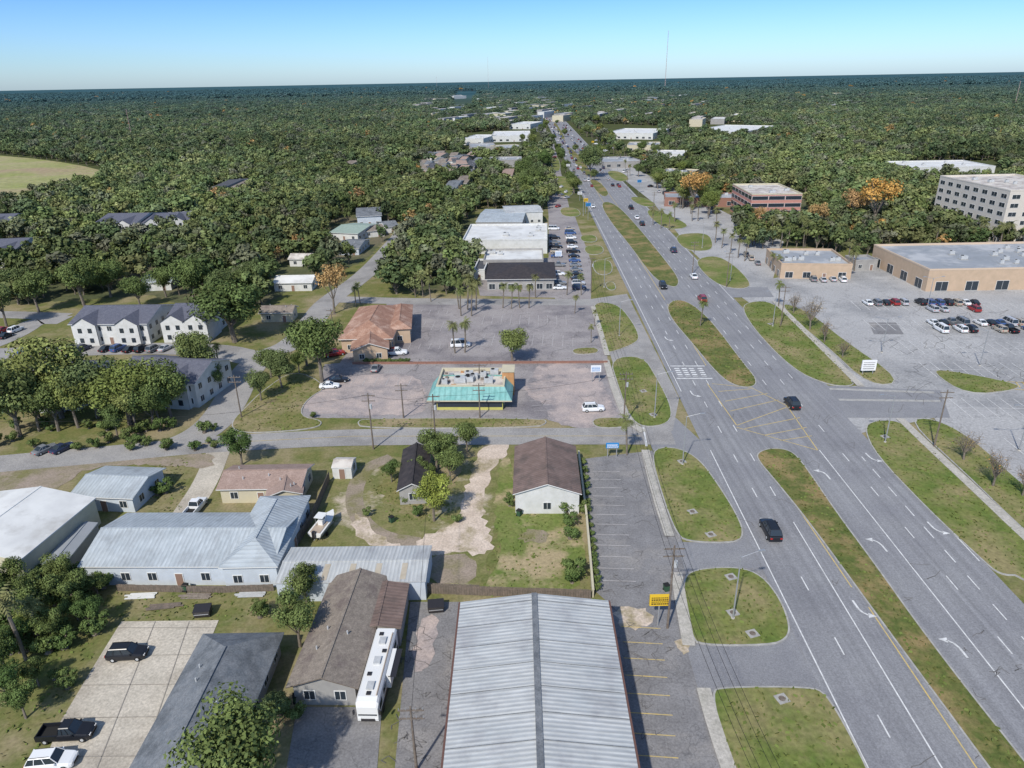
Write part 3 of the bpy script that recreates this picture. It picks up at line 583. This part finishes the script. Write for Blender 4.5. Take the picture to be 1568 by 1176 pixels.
def palm_mesh(seed):
    rg=np.random.RandomState(seed);b=MB();pts=[Vector((math.sin(i*.3)*.25,i*.06,i*1.1)) for i in range(8)]
    for a,c in zip(pts,pts[1:]):b.cyl(a,c,.22,.19,BARK,7)
    top=pts[-1];b.cyl(top,top+Vector((0,0,.7)),.3,.15,BARK,7)
    for i in range(38):
        az=i*2.4+rg.uniform(-.2,.2);el=rg.uniform(-.7,1.2);L=rg.uniform(1.9,2.5);d=Vector((math.cos(az)*math.cos(el),math.sin(az)*math.cos(el),math.sin(el)));sd=Vector((-math.sin(az),math.cos(az),0))
        pr=top+Vector((0,0,.5));dd=d.copy()
        for j in range(6):
            nx=pr+dd*L/6;w_=[.3,.5,.55,.5,.36,.2][j]
            for s in(-1,1):b.face([pr,pr.lerp(nx,.75),nx+sd*s*w_-Vector((0,0,w_*.5))],PALMG)
            pr=nx;dd=(dd-Vector((0,0,.3))).normalized()
    me=b.mesh('palm');a=me.attributes.new('tint','FLOAT','POINT');a.data.foreach_set('value',[1.0]*len(b.v));return me
PALM=[palm_mesh(1),palm_mesh(2)]
def tree(name,prot,x,y,wpx,hf=1.15):
    p=G(x,y);mpp=71.7/(y-122);rw=wpx/2*mpp;s=rw/4.4;put(name,random.choice(prot),(p.x,p.y,0),rnd(0,6.28),(s*rnd(.9,1.1),s*rnd(.9,1.1),s*hf*rnd(.85,1.05)))
for t in [(785,556,50),(493,585,88),(360,524,112,.85),(400,614,44),(432,594,48),(415,578,42),(458,570,30),(690,738,45),(470,560,60),(716,692,40),(30,668,100),(150,640,90),(262,640,75),(310,585,70),(20,620,70),(330,600,40),(905,272,40),(60,660,70),(235,655,60),(180,668,45),(130,470,60),(10,500,60),(300,468,60),(215,470,40),(640,735,30),(60,478,60),(340,470,50),(390,455,50),(255,455,40),(30,460,50),(170,455,50),(-20,640,90)]:tree('oak_tree',OAK,*t)
for t in [(668,722,60),(600,738,32),(665,706,40),(370,712,52),(655,740,30),(470,925,58),(460,990,78),(400,945,26),(110,935,60),(60,945,70),(150,915,40),(20,920,60),(15,1075,70),(40,1100,60),(90,660,70),(120,950,40),(30,1000,50),(450,930,34),(690,700,30),(85,985,50),(-10,960,80),(140,960,44),(100,905,50),(10,1030,60),(60,1050,44)]:tree('dark_oak_tree',DRK,*t)
for t in [(200,650,110,.95),(95,640,110),(245,650,60),(210,660,60),(120,655,70),(55,980,50)]:tree('olive_oak_tree',OLV,*t)
tree('yellow_green_tree',YEL,665,798,62,1.3)
for t in [(385,1230,165,1.2),(425,1110,50),(340,1150,50)]:tree('oak_tree',OAK,*t)
for t in [(512,480,52,1.4),(1060,322,46,1.2),(1335,350,66),(1250,360,40),(1305,345,48),(1160,350,26)]:tree('autumn_tree',AUT,*t)
for t in [(1240,505,40),(1262,525,30),(1475,705,42),(1520,745,46),(1290,548,26),(60,640,80),(1565,760,40),(1215,480,26)]:tree('bare_tree',[BARE],*t)
for i in range(42):
    y=rnd(185,330);tree('roadside_oak',OAK+DRK,rnd(798,836)+(y-185)*.02,y,rnd(13,24)*(y-122)/130,1.2) if i<18 and not(315<y<330) else tree('roadside_oak',OAK+OLV,*R(rnd(1.02,1.7),y),rnd(14,24)*(y-122)/130,1.1)
for i in range(22):
    y=rnd(186,300);tree('roadside_oak',OAK,*R(random.choice([.67,.42,.98]),y),rnd(12,18)*(y-122)/130,1.1)
def palm(x,y,h=8,par=None):
    p=G(x,y);s=h/9;put('palm_tree',random.choice(PALM),(p.x,p.y,0),rnd(0,6.28),s)
for t in [(703,473,10),(716,474,11),(729,474,10),(706,484,9),(722,484,10),(770,472,8),(783,473,8),(796,472,8),(810,472,8),(697,541,9),(712,540,9),(545,470,7),(552,465,7),(960,697,8),(1072,500,8),(40,1010,10),(62,985,7),(880,480,6),(1192,470,8),(1300,425,10),(1308,415,9),(1296,405,9),(1192,420,7),(1182,415,7),(320,560,8),(335,565,7),(310,552,7),(905,525,5),(910,500,5),(1130,395,8),(1118,388,8),(1105,380,8),(648,455,8),(275,452,8),(1000,345,8),(1012,350,9),(1024,352,8),(1140,400,9),(1095,372,9),(868,452,8),(890,452,7),(820,456,8),(660,462,8)]:palm(*t)
for i in range(30):
    x=rnd(1150,1560);palm(x,rnd(366,385),rnd(8,12))
for i in range(26):
    palm(*R(rnd(1.0,1.35),rnd(200,350)),rnd(8,11))
def shrub(x,y,r=1.2,nm='shrub'):
    p=G(x,y);put(nm,random.choice(SHR),(p.x,p.y,0),rnd(0,6.28),r/1.35)
for i in range(17):shrub(893+i*1.35+rnd(-1,1),712+i*12,rnd(.7,1.1),'hedge_shrub')
for x,y,r in [(868,785,1.8),(872,805,1.7),(874,825,1.6),(879,885,2.2),(876,893,1.5),(254,755,1.9),(240,758,1.4),(105,1052,1.6),(85,1040,1.0),(400,945,1.6),(780,775,1.2),(562,790,1.1),(780,765,1),(893,785,1.4),(500,905,1.3),(870,870,1.2),(700,800,1.2),(640,790,1.4),(620,770,1.3),(20,958,2.5),(90,925,2.4),(160,900,2),(120,690,1.5),(430,1095,1.8),(455,1100,1.5),(480,640,1)]:shrub(x,y,r)
for i in range(30):shrub(rnd(-20,330),rnd(655,690),rnd(1,2.2))
for i in range(26):shrub(rnd(-20,150),rnd(885,1000),rnd(1.2,2.4))
for i in range(14):shrub(560+i*5,556,.9,'hedge_shrub')
# ---- forest ----
pc=bpy.data.collections.new('forest_tree_types')
for i in range(6):
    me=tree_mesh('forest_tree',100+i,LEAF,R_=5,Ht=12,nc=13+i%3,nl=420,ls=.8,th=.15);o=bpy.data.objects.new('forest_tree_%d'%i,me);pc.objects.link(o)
o=bpy.data.objects.new('forest_tree_autumn',tree_mesh('forest_tree_a',120,LEAFO,R_=4.0,Ht=10,nc=10,nl=220,ls=.6));pc.objects.link(o)
def wpoly(px):return np.array([tuple(G(*p)) for p in px])
def inside(P,poly):
    x,y=P[:,0],P[:,1];r=np.zeros(len(P),bool);n=len(poly);j=n-1
    for i in range(n):
        xi,yi=poly[i];xj,yj=poly[j]
        c=((yi>y)!=(yj>y))&(x<(xj-xi)*(y-yi)/((yj-yi) if yj!=yi else 1e-9)+xi);r^=c;j=i
    return r
DEV=wpoly([(-2500,500),(0,472),(100,462),(235,455),(300,445),(325,505),(410,470),(440,450),(480,460),(560,400),(600,358),(622,358),(600,400),(562,445),(605,456),(720,452),(728,398),(705,385),(705,352),(728,322),(840,322),(848,300),(842,250),(836,220),(818,185),(812,174),(835,174),(870,188),(915,215),(985,262),(1020,300),(1125,312),(1115,335),(1130,385),(1180,380),(1320,392),(1568,382),(2800,360),(5000,1500),(-4000,1500)])
CLR=[wpoly(q) for q in [[(-300,225),(0,236),(165,258),(160,284),(100,292),(50,314),(-300,330)],[(405,425),(480,422),(485,438),(412,448)],[(500,350),(590,330),(600,355),(560,395),(505,380)],[(700,205),(820,196),(838,232),(720,232)],[(880,188),(1010,193),(1010,225),(985,255),(940,225)],[(1045,190),(1140,190),(1145,210),(1050,208)],[(1390,248),(1530,246),(1530,268),(1392,272)],[(1135,300),(1235,300),(1240,345),(1145,345)],[(690,150),(725,148),(728,163),(695,168)],[(700,140),(730,140),(730,149),(695,149)]]]
nbh=wpoly([(628,232),(732,232),(732,276),(628,276)])
pts=[];rs=[]
for y0,y1,sp,s0 in [(150,620,6.8,.92),(620,1500,9.4,1.12),(1500,3600,20,1.9),(3600,9000,50,3.4)]:
    gy=np.arange(y0,y1,sp);hx=y1*.95+80;gx=np.arange(-hx,hx,sp);X,Y=np.meshgrid(gx,gy);P=np.stack([X.ravel(),Y.ravel()],1)+np.random.uniform(-.48,.48,(X.size,2))*sp
    P=P[np.abs(P[:,0])<P[:,1]*.80+70];k=~inside(P,DEV)
    for c in CLR:k&=~inside(P,c)
    P=P[k]
    for fx,fy,rz,a,b_ in foot:
        d=P-np.array([fx,fy]);u=d@np.array([math.cos(rz),math.sin(rz)]);v=d@np.array([-math.sin(rz),math.cos(rz)]);P=P[~((abs(u)<a)&(abs(v)<b_))]
    if sp<8:P=P[np.random.rand(len(P))>.04]
    zz=np.zeros((len(P),1));pts.append(np.hstack([P,zz]))
    s=s0*np.random.choice([.62,.8,.95,1.1,1.4],len(P),p=[.2,.25,.25,.2,.1])*np.random.uniform(.9,1.1,len(P));hs=np.where(sp>15,.55,.95)*np.random.uniform(.8,1.15,len(P))/np.sqrt(s/s0);rs.append(np.stack([s,s,s*hs],1))
P=np.vstack(pts);Sx=np.vstack(rs);q=inside(P,nbh);Sx[q]*=.7;q=q&(np.random.rand(len(P))<.3);P=P[~q];Sx=Sx[~q]
me=bpy.data.meshes.new('forest');me.from_pydata(P.tolist(),[],[])
n=len(P);rot=np.zeros((n,3));rot[:,2]=np.random.uniform(0,6.28,n)
idx=np.random.randint(0,6,n);aut=np.random.rand(n)<.018;idx[aut]=6
for nm,ty,ar,fld in (('rot','FLOAT_VECTOR',rot,'vector'),('scl','FLOAT_VECTOR',Sx,'vector'),('idx','INT',idx,'value')):
    a=me.attributes.new(nm,ty,'POINT');a.data.foreach_set(fld,np.ascontiguousarray(ar).ravel())
fo=put('forest',me)
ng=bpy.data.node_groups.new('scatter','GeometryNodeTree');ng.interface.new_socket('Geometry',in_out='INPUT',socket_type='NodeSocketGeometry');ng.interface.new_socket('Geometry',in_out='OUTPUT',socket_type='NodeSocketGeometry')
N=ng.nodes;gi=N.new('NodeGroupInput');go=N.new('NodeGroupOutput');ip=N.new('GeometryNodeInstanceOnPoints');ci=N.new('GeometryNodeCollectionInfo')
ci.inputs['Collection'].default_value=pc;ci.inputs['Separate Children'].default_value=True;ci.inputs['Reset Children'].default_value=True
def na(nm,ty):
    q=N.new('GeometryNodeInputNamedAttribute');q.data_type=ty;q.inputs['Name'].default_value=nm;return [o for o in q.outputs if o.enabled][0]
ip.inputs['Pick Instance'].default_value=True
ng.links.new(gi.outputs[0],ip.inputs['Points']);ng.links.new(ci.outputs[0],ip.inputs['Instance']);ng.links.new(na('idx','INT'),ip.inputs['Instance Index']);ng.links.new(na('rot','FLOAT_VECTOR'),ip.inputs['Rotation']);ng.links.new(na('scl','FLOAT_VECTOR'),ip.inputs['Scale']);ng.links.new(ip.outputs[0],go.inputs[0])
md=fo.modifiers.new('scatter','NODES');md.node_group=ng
print('forest',n)
# ---- grass tufts ----
TUFT+=[(wpoly(q),.02) for q in [[(765,785),(890,785),(900,915),(738,915)],[(560,730),(700,700),(690,800),(600,800)],[(0,900),(180,905),(140,1010),(60,1176),(0,1176)],[(180,905),(420,900),(420,950),(180,950)],[(210,720),(290,700),(280,780),(230,790)]]]
V=[];Fc=[];T=[]
for poly,z in TUFT:
    lo=poly.min(0);hi=poly.max(0);ar=(hi-lo).prod()
    if lo[1]>230:continue
    n=int(min(ar*1.1,5000));P=np.random.uniform(lo,hi,(n,2));P=P[inside(P,poly)]
    for x,y in P:
        a=rnd(0,6.28);s=rnd(.1,.28);hh=rnd(.08,.22);c_,s_=math.cos(a)*s,math.sin(a)*s;k=len(V)
        V+=[(x-c_,y-s_,z),(x+c_,y+s_,z),(x+c_*.8-s_*.8,y+s_*.8+c_*.8,z+hh),(x-c_*.8-s_*.8,y-s_*.8+c_*.8,z+hh)];Fc.append((k,k+1,k+2,k+3));T+=[rnd(.7,1.3)]*4
me=bpy.data.meshes.new('grass_tufts');me.from_pydata(V,[],Fc);a=me.attributes.new('tint','FLOAT','POINT');a.data.foreach_set('value',T)
me.materials.append(leafmat('tuft_green',[(.115,.145,.04),(.12,.15,.045)],False));put('grass_tufts',me)
# ---------------- vehicles ----------------
PC={'black':(.015,.016,.02),'white':(.75,.76,.76),'grey':(.2,.21,.22),'silver':(.45,.46,.48),'red':(.28,.03,.03),'blue':(.05,.1,.25),'tan':(.4,.35,.28),'navy':(.03,.04,.08)}
HL=M('headlamp',(.7,.7,.68),rough=.2);TL=M('tail_lamp',(.4,.02,.02),rough=.3)
CMs={}
def carmesh(kind,col):
    if (kind,col) in CMs:return CMs[kind,col]
    p=M('paint_'+col,PC[col],rough=.28);b=MB()
    L,W,zb,gh={'sedan':(4.7,1.84,.95,.5),'suv':(4.85,1.95,1.08,.66),'pickup':(5.8,2.0,1.12,.72),'van':(5.4,2.0,1.15,.95)}[kind];h=L/2;w=W/2
    S=[(h,.70,.38,zb-.36),(h-.12,.84,.3,zb-.24),(h-.35,.95,.25,zb-.16),(h-.9,1,.22,zb-.08),(h-1.35,1,.22,zb),(-h+1.2,1,.22,zb+.02),(-h+.35,.97,.25,zb-.02),(-h+.1,.9,.3,zb-.08),(-h,.8,.4,zb-.2)]
    if kind=='pickup':S=S[:5]+[(-.55,1,.25,zb),(-.56,.98,.25,zb-.5),(-h,.96,.35,zb-.5)]
    rings=[[(x,w*f*.93,z0),(x,w*f,z0+.2),(x,w*f,z1-.2),(x,w*f*.95,z1-.06),(x,w*f*.84,z1),(x,-w*f*.84,z1),(x,-w*f*.95,z1-.06),(x,-w*f,z1-.2),(x,-w*f,z0+.2),(x,-w*f*.93,z0)] for x,f,z0,z1 in S]
    for i in range(len(rings)-1):b.hull(rings[i],rings[i+1],p,cap=False)
    b.face(rings[0],p);b.face(rings[-1][::-1],p)
    x0,x1,x2,x3={'sedan':(h-1.45,h-2.15,-h+1.55,-h+.75),'suv':(h-1.35,h-2.0,-h+.6,-h+.2),'pickup':(h-1.5,h-2.15,-.3,-.5),'van':(h-.8,h-1.6,-h+.4,-h+.15)}[kind]
    zt=zb+gh;a=w*.86;c=w*.70
    lo=[(x0,a,zb),(x0,-a,zb),(x3,-a,zb),(x3,a,zb)];hi=[(x1,c,zt),(x1,-c,zt),(x2,-c,zt),(x2,c,zt)]
    b.hull(lo,hi,GLASS,False);b.hull([(q[0],q[1],zt) for q in hi],[(q[0]*.97,q[1]*.9,zt+.07) for q in hi],p)
    for s in(-1,1):
        for f in(.0,.38,.72,1):
            xa=x0+(x3-x0)*f;xb=x1+(x2-x1)*f;b.cyl((xa,s*(a+.005),zb),(xb,s*(c+.005),zt),.045,.045,p,4)
        b.box((x0-.25,s*(w+.08),zb+.08),(.16,.2,.14),p)
        b.box((h-.1,s*w*.60,zb-.33),(.14,.36,.14),HL);b.box((-h+.02,s*w*.66,zb-.3 if kind!='pickup' else .8),(.1,.3,.2),TL)
        for x in(h-.9,-h+.95):b.cyl((x,s*(w-.24),.34),(x,s*(w+.01),.34),.35,.35,BLACK,14);b.cyl((x,s*(w+.0),.34),(x,s*(w+.03),.34),.2,.18,HVAC,10)
    if kind=='pickup':
        for s in(-1,1):b.box(((-h-.55)/2,s*(w-.1),zb-.3),(h-.55,.14,.62),p)
        b.box((-h+.07,0,zb-.3),(.12,W-.2,.62),p);b.box(((-h-.5)/2,0,zb-.47),(h-.65,W-.36,.04),BLACK)
    if kind in('suv','van'):
        for s in(-1,1):b.box(((x1+x2)/2,s*c*.85,zt+.1),(abs(x1-x2)*.85,.04,.05),BLACK)
    b.box((h-.02,0,.5),(.08,W*.5,.22),BLACK);me=b.mesh('car')
    bm=bmesh.new();bm.from_mesh(me);bmesh.ops.recalc_face_normals(bm,faces=bm.faces);bm.to_mesh(me);bm.free()
    CMs[kind,col]=me;return me
RD=G(*R(.6,500))-G(*R(.6,900));RA=math.atan2(RD.y,RD.x)
def car(x,y,kind,col,ang,nm=None,z=.09,s=1):
    p=G(x,y);put(nm or {'sedan':'parked_car','suv':'parked_suv','pickup':'pickup_truck','van':'parked_van'}[kind],carmesh(kind,col),(p.x,p.y,z),ang,s)
cl=['black','white','grey','silver','black','red','blue','white','navy','tan','black','white','silver','grey'];kd=['sedan','suv','sedan','suv','pickup','sedan','van']
HWY=[(1179,817,'suv','black',0),(1212,622,'suv','black',0),(1075,461,'suv','red',0),(1015,441,'suv','black',1),(1062,426,'sedan','white',0),(1031,386,'suv','navy',0),(983,345,'suv','black',0),(966,320,'pickup','black',0),(975,335,'sedan','white',0),(908,318,'sedan','white',1),(938,285,'sedan','black',0)]
for x,y,k,c,f in HWY:car(x,y,k,c,RA+math.pi*f,'highway_'+('suv' if k=='suv' else 'car'),s=1.15)
for i in range(180):
    y=174+abs(random.gauss(0,45))
    if y>300:continue
    k=random.choice([.52,.575,.61]) if i%2 else random.choice([.75,.815,.865]);car(*R(k,y),random.choice(kd),random.choice(cl),RA,'highway_car')
for a in [(908,629,'suv','white',.05),(505,594,'sedan','white',.1),(519,585,'sedan','black',.2),(576,567,'sedan','grey',1.5),(607,543,'pickup','white',.1),(705,531,'van','white',.1),(197,1006,'suv','black',.05),(105,1128,'pickup','black',.06),(82,1172,'suv','white',.1),(70,692,'sedan','grey',1.1),(97,690,'sedan','navy',1.1),(300,782,'pickup','white',1.5),(604,541,'sedan','red',.1),(558,350,'sedan','white',1),(512,545,'pickup','red',.5),(285,524,'sedan','white',1)]:car(*a)
for x in np.arange(1328,1500,13.5):
    if random.random()<.75:car(x,466+rnd(-.5,.5),random.choice(['sedan','suv']),random.choice(cl),math.pi/2)
for x in np.arange(1395,1500,16):
    if random.random()<.6:car(x,476,random.choice(['sedan','suv']),random.choice(cl),math.pi/2)
for x in np.arange(1428,1640,14.5):
    if random.random()<.85:car(x,497,random.choice(kd),random.choice(cl),math.pi/2)
for x in np.arange(1440,1640,15):
    if random.random()<.5:car(x,507,random.choice(kd),random.choice(cl),math.pi/2)
for x in np.arange(110,310,18):
    if random.random()<.75:car(x,537+rnd(-1,1),random.choice(['sedan','suv']),random.choice(cl),1.3)
for x,y in [(10,517),(25,508),(5,508),(40,540),(1245,430),(1260,431),(1275,430),(1290,431),(1150,398),(1142,392),(1160,405)]:car(x,y,random.choice(['sedan','suv']),random.choice(cl),1.4)
for y in np.arange(352,445,7):
    car(872+(y-352)*.16,y,random.choice(kd),random.choice(cl),rnd(-.1,.1))
    if random.random()<.6:car(848+(y-352)*.1,y,random.choice(kd),random.choice(cl),rnd(-.1,.1))
for i in range(40):car(*R(rnd(1.05,1.5),rnd(215,330)),random.choice(kd),random.choice(cl),rnd(0,3))
for i in range(14):car(*R(rnd(.2,.4),rnd(215,320)),random.choice(kd),random.choice(cl),rnd(0,3))
# motorhome
E=bpy.data.objects.new('motorhome',None);sc.collection.objects.link(E);p=G(566,1108);q=G(594,1000);d=(q-p);c=p+d.normalized()*5.6;E.location=(c.x,c.y,.06);E.rotation_euler=(0,0,math.atan2(d.y,d.x))
rv=M('rv_white',(.72,.72,.7),rough=.35);rk=M('rv_dark',(.03,.028,.03),rough=.3);rb=M('rv_beige',(.42,.34,.26),rough=.4)
b=MB();W=1.28
Sx_=[(-5.9,.92,.7,2.7),(-5.6,1,.45,3.25),(-5,1,.4,3.4),(5.6,1,.4,3.4),(5.75,.97,.5,3.2)]
rg_=[[(x,W*f,z0),(x,W*f,z1-.25),(x,W*f*.85,z1),(x,-W*f*.85,z1),(x,-W*f,z1-.25),(x,-W*f,z0)] for x,f,z0,z1 in Sx_]
for i in range(4):b.hull(rg_[i],rg_[i+1],rv,False)
b.face(rg_[0],rv);b.face(rg_[-1][::-1],rv);b.obj('body',E)
b=MB();b.face([(-5.93,-1.05,1.5),(-5.93,1.05,1.5),(-5.72,1.1,2.75),(-5.72,-1.1,2.75)],GLASS);b.box((-5.93,0,.85),(.06,1.6,.35),rk)
for s in(-1,1):
    b.box((0,s*(W+.02),.85),(10.4,.05,.7),rk);b.box((1,s*(W+.02),1.35),(8,.05,.22),rb);b.box((-4.7,s*(W+.02),2.1),(1.1,.05,.8),GLASS)
    for x in(-2.6,-.6,2.2,4):b.box((x,s*(W+.02),2.2),(1.2,.05,.7),GLASS)
    b.box((-6.1,s*1.45,2.2),(.25,.2,.5),rk);b.box((-5.9,s*.95,1.0),(.1,.35,.25),HL)
b.obj('windows_and_stripes',E)
b=MB()
for x in(-3.6,0.2,3.4):b.box((x,0,3.52),(1.1,.8,.26),HVAC)
for x,y in((-1.8,.5),(1.8,-.5),(4.6,.4),(-4.6,0)):b.box((x,y,3.46),(.5,.5,.12),rk)
b.cyl((-4.9,-.95,3.45),(4.8,-.95,3.45),.09,.09,rb,6);b.obj('roof_fittings',E)
b=MB()
for x in(-3.9,3.2,4.3):
    for s in(-1,1):b.cyl((x,s*(W-.3),.48),(x,s*(W+.03),.48),.48,.48,BLACK,14)
b.obj('wheels',E);b=MB();b.box((.5,-W-.28,2.1),(4.2,.5,1.9),rv);b.box((.5,-W-.75,2.9),(4.4,.9,.06),rk);b.obj('slide_out',E)
E=bpy.data.objects.new('boat_on_trailer',None);sc.collection.objects.link(E);p=G(497,812);E.location=(p.x,p.y,0);E.rotation_euler=(0,0,1.35)
b=MB();hs=[(3.6,.05,1.35,1.7),(2.4,.75,.85,1.65),(.8,1.12,.7,1.6),(-3.2,1.15,.7,1.55)]
rg_=[[(x,0,z0),(x,w_*.8,z0+.25),(x,w_,z1),(x,-w_,z1),(x,-w_*.8,z0+.25)] for x,w_,z0,z1 in hs]
for i in range(3):b.hull(rg_[i],rg_[i+1],rv,False)
b.face(rg_[-1],rv);b.obj('hull',E);b=MB();b.box((-1.4,0,1.62),(3.2,1.7,.06),rb);b.box((-.6,0,2.0),(.9,.8,.8),rv);b.box((-.1,0,2.5),(.08,.8,.5),GLASS)
for s in(-1,1):
    for x in(-1.3,.1):b.cyl((x,s*.6,1.6),(x,s*.6,3.2),.03,.03,STEEL,5)
b.box((-.6,0,3.22),(1.7,1.5,.08),rv);b.box((-3.35,0,1.5),(.5,.45,1.1),rk);b.obj('cockpit',E)
b=MB();b.box((-.3,0,.5),(6.4,.12,.12),STEEL)
for s in(-1,1):b.box((-.6,s*.7,.55),(5,.1,.12),STEEL);b.cyl((-1.2,s*.95,.32),(-1.2,s*1.15,.32),.32,.32,BLACK,12)
b.obj('trailer',E)
# ---------------- street furniture ----------------
def upole(x,y,h=11,rz=0,tr=True):
    p=G(x,y);b=MB();b.cyl((0,0,0),(0,0,h),.17,.11,POLE,8);ca,sa=math.cos(rz),math.sin(rz)
    for z in(h-.5,h-1.6):
        b.box((0,0,z),(2.6,.12,.14),POLE,rz)
        for t in(-1.2,-.5,.5,1.2):b.cyl((t*ca,t*sa,z+.05),(t*ca,t*sa,z+.32),.05,.04,STEEL,5)
    if tr:b.cyl((.32,0,h-3.2),(.32,0,h-2.3),.25,.25,HVAC,10)
    put('utility_pole',b.mesh('utility_pole'),(p.x,p.y,0));return Vector((p.x,p.y,h))
def wire(a,c,sag=1,r=.025,off=(0,0,0)):
    b=MB();o=Vector(off);a=a+o;c=c+o;N_=14;pr=a
    for i in range(1,N_+1):
        t=i/N_;q=a.lerp(c,t);q.z-=sag*4*t*(1-t);b.cyl(pr,q,r,r,BLACK,3);pr=q
    b.obj('power_line',fix=False)
a0=upole(1022,962,13);a1=Vector((*G(1150,1330),12.5));a2=upole(905,448,12);a3=upole(955,652,12)
for o in(-1.2,-.5,.5,1.2):wire(a0,a1,1,off=(o,0,-.2));wire(a3,a0,1.6,off=(o,0,-.2));wire(a2,a3,1.6,off=(o,0,-.2))
w1=upole(572,688,12);w2=upole(668,690,12);w0=upole(370,640,10,tr=False);w3=upole(618,640,8,tr=False);upole(735,640,8,tr=False);upole(735,600,7,tr=False);upole(638,1180,9,tr=False);upole(512,520,9,tr=False)
wire(w1,w2,.8,off=(0,0,-.4));wire(w2,a3,1,off=(0,0,-.4));wire(w1,Vector((*G(-60,720),11)),2.2,off=(0,0,-.4));wire(w2,Vector((*G(640,1180),9)),1.5)
for x,y in [(1060,420),(1112,440),(1195,500),(1430,685),(1000,330),(960,290)]:q=upole(x,y,12,tr=False)
def lamp(x,y,ang,h=10):
    p=G(x,y);b=MB();b.cyl((0,0,0),(0,0,.3),.3,.25,CONC,8);b.cyl((0,0,.3),(0,0,h),.12,.07,STEEL,8);b.cyl((0,0,h-.1),(2.4,0,h+.5),.05,.04,STEEL,6);b.box((2.8,0,h+.5),(.9,.32,.14),STEEL);put('street_lamp',b.mesh('street_lamp'),(p.x,p.y,0),ang)
for x,y,a in [(1122,948,.2),(1355,678,3.3),(1045,712,0),(1002,640,0),(948,515,0),(1183,500,3.2),(1118,430,3.2),(925,440,0),(1075,380,3.1),(893,330,0),(945,262,3.1)]:lamp(x,y,a)
for x,y in[(1500,560),(1420,470),(1560,690),(1350,540)]:lamp(x,y,0,9);lamp(x,y,3.14,9)
def pylon(name,x,y,h,sw,sh,cols,n=2):
    p=G(x,y);E=bpy.data.objects.new(name,None);sc.collection.objects.link(E);E.location=(p.x,p.y,0);b=MB()
    for s in([-sw*.35,sw*.35] if n==2 else [0]):b.cyl((s,0,0),(s,0,h-.2),.1,.1,STEEL,8)
    b.obj('posts',E);b=MB();b.box((0,0,h-sh/2),(sw,.35,sh),cols[0]);b.obj('cabinet',E);b=MB()
    for i in range(4):
        t=-sw*.42
        while t<sw*.36:
            q=rnd(.12,.3);b.box((t+q/2,-.19,h-sh*(.2+.2*i)),(q,.03,sh*(.11 if i%2 else .07)),cols[1]);t+=q+.06
    b.obj('lettering',E)
sY=M('sign_yellow',(.7,.45,.03));sK=M('sign_black',(.02,.02,.02));sB=M('sign_blue',(.03,.22,.5));sW=M('sign_white',(.75,.75,.75))
pylon('pylon_sign',1007,958,5,2.6,1.6,(sY,sK),1);pylon('blue_shop_sign',937,700,3,2.4,1.0,(sB,sW));pylon('white_shop_sign',912,585,4.2,2.4,1.6,(sW,sB));pylon('monument_sign',1328,573,3.6,3.4,2.6,(sW,M('sign_grey',(.3,.3,.3))));pylon('shop_sign',855,408,6,2.5,2,(sW,sB),1)
for i in range(8):pylon('roadside_sign',*R(random.choice([.44,.99]),rnd(215,340)),rnd(5,9),2.5,1.6,(random.choice([sW,sY,sB]),sK),1)
for x,y in((312,942),(668,935)):
    p=G(x,y);b=MB();b.hull([(-1,-.6,.1),(1,-.6,.1),(1,.6,.1),(-1,.6,.1)],[(-1.1,-.75,1.1),(1.1,-.75,1.1),(1.1,.75,1.35),(-1.1,.75,1.35)],rk);b.box((0,-.8,.7),(1.9,.08,.1),STEEL);put('dumpster',b.mesh('dumpster'),(p.x,p.y,.05),.1)
TR=M('tower_red',(.35,.2,.18))
def tower(x,y,hpx,wd=3):
    p=G(x,y);h=hpx*71.7/(y-122.5+.0185*(x-784));b=MB();n=24
    for i in range(3):
        a=i*2.094;b.cyl((math.cos(a)*wd/2,math.sin(a)*wd/2,0),(math.cos(a)*wd/3,math.sin(a)*wd/3,h),wd*.12,wd*.1,TR,4)
    for j in range(n):
        z=h*j/n
        for i in range(3):a=i*2.094;c=a+2.094;b.cyl((math.cos(a)*wd/2,math.sin(a)*wd/2,z),(math.cos(c)*wd/2.4,math.sin(c)*wd/2.4,z+h/n),wd*.07,wd*.07,WFR,3)
    put('radio_tower',b.mesh('radio_tower'),(p.x,p.y,0))
tower(1018,136,80,4);tower(748,140,48,1.6);tower(669,137,18,2);tower(203,215,45,.8);tower(1553,165,38,1)
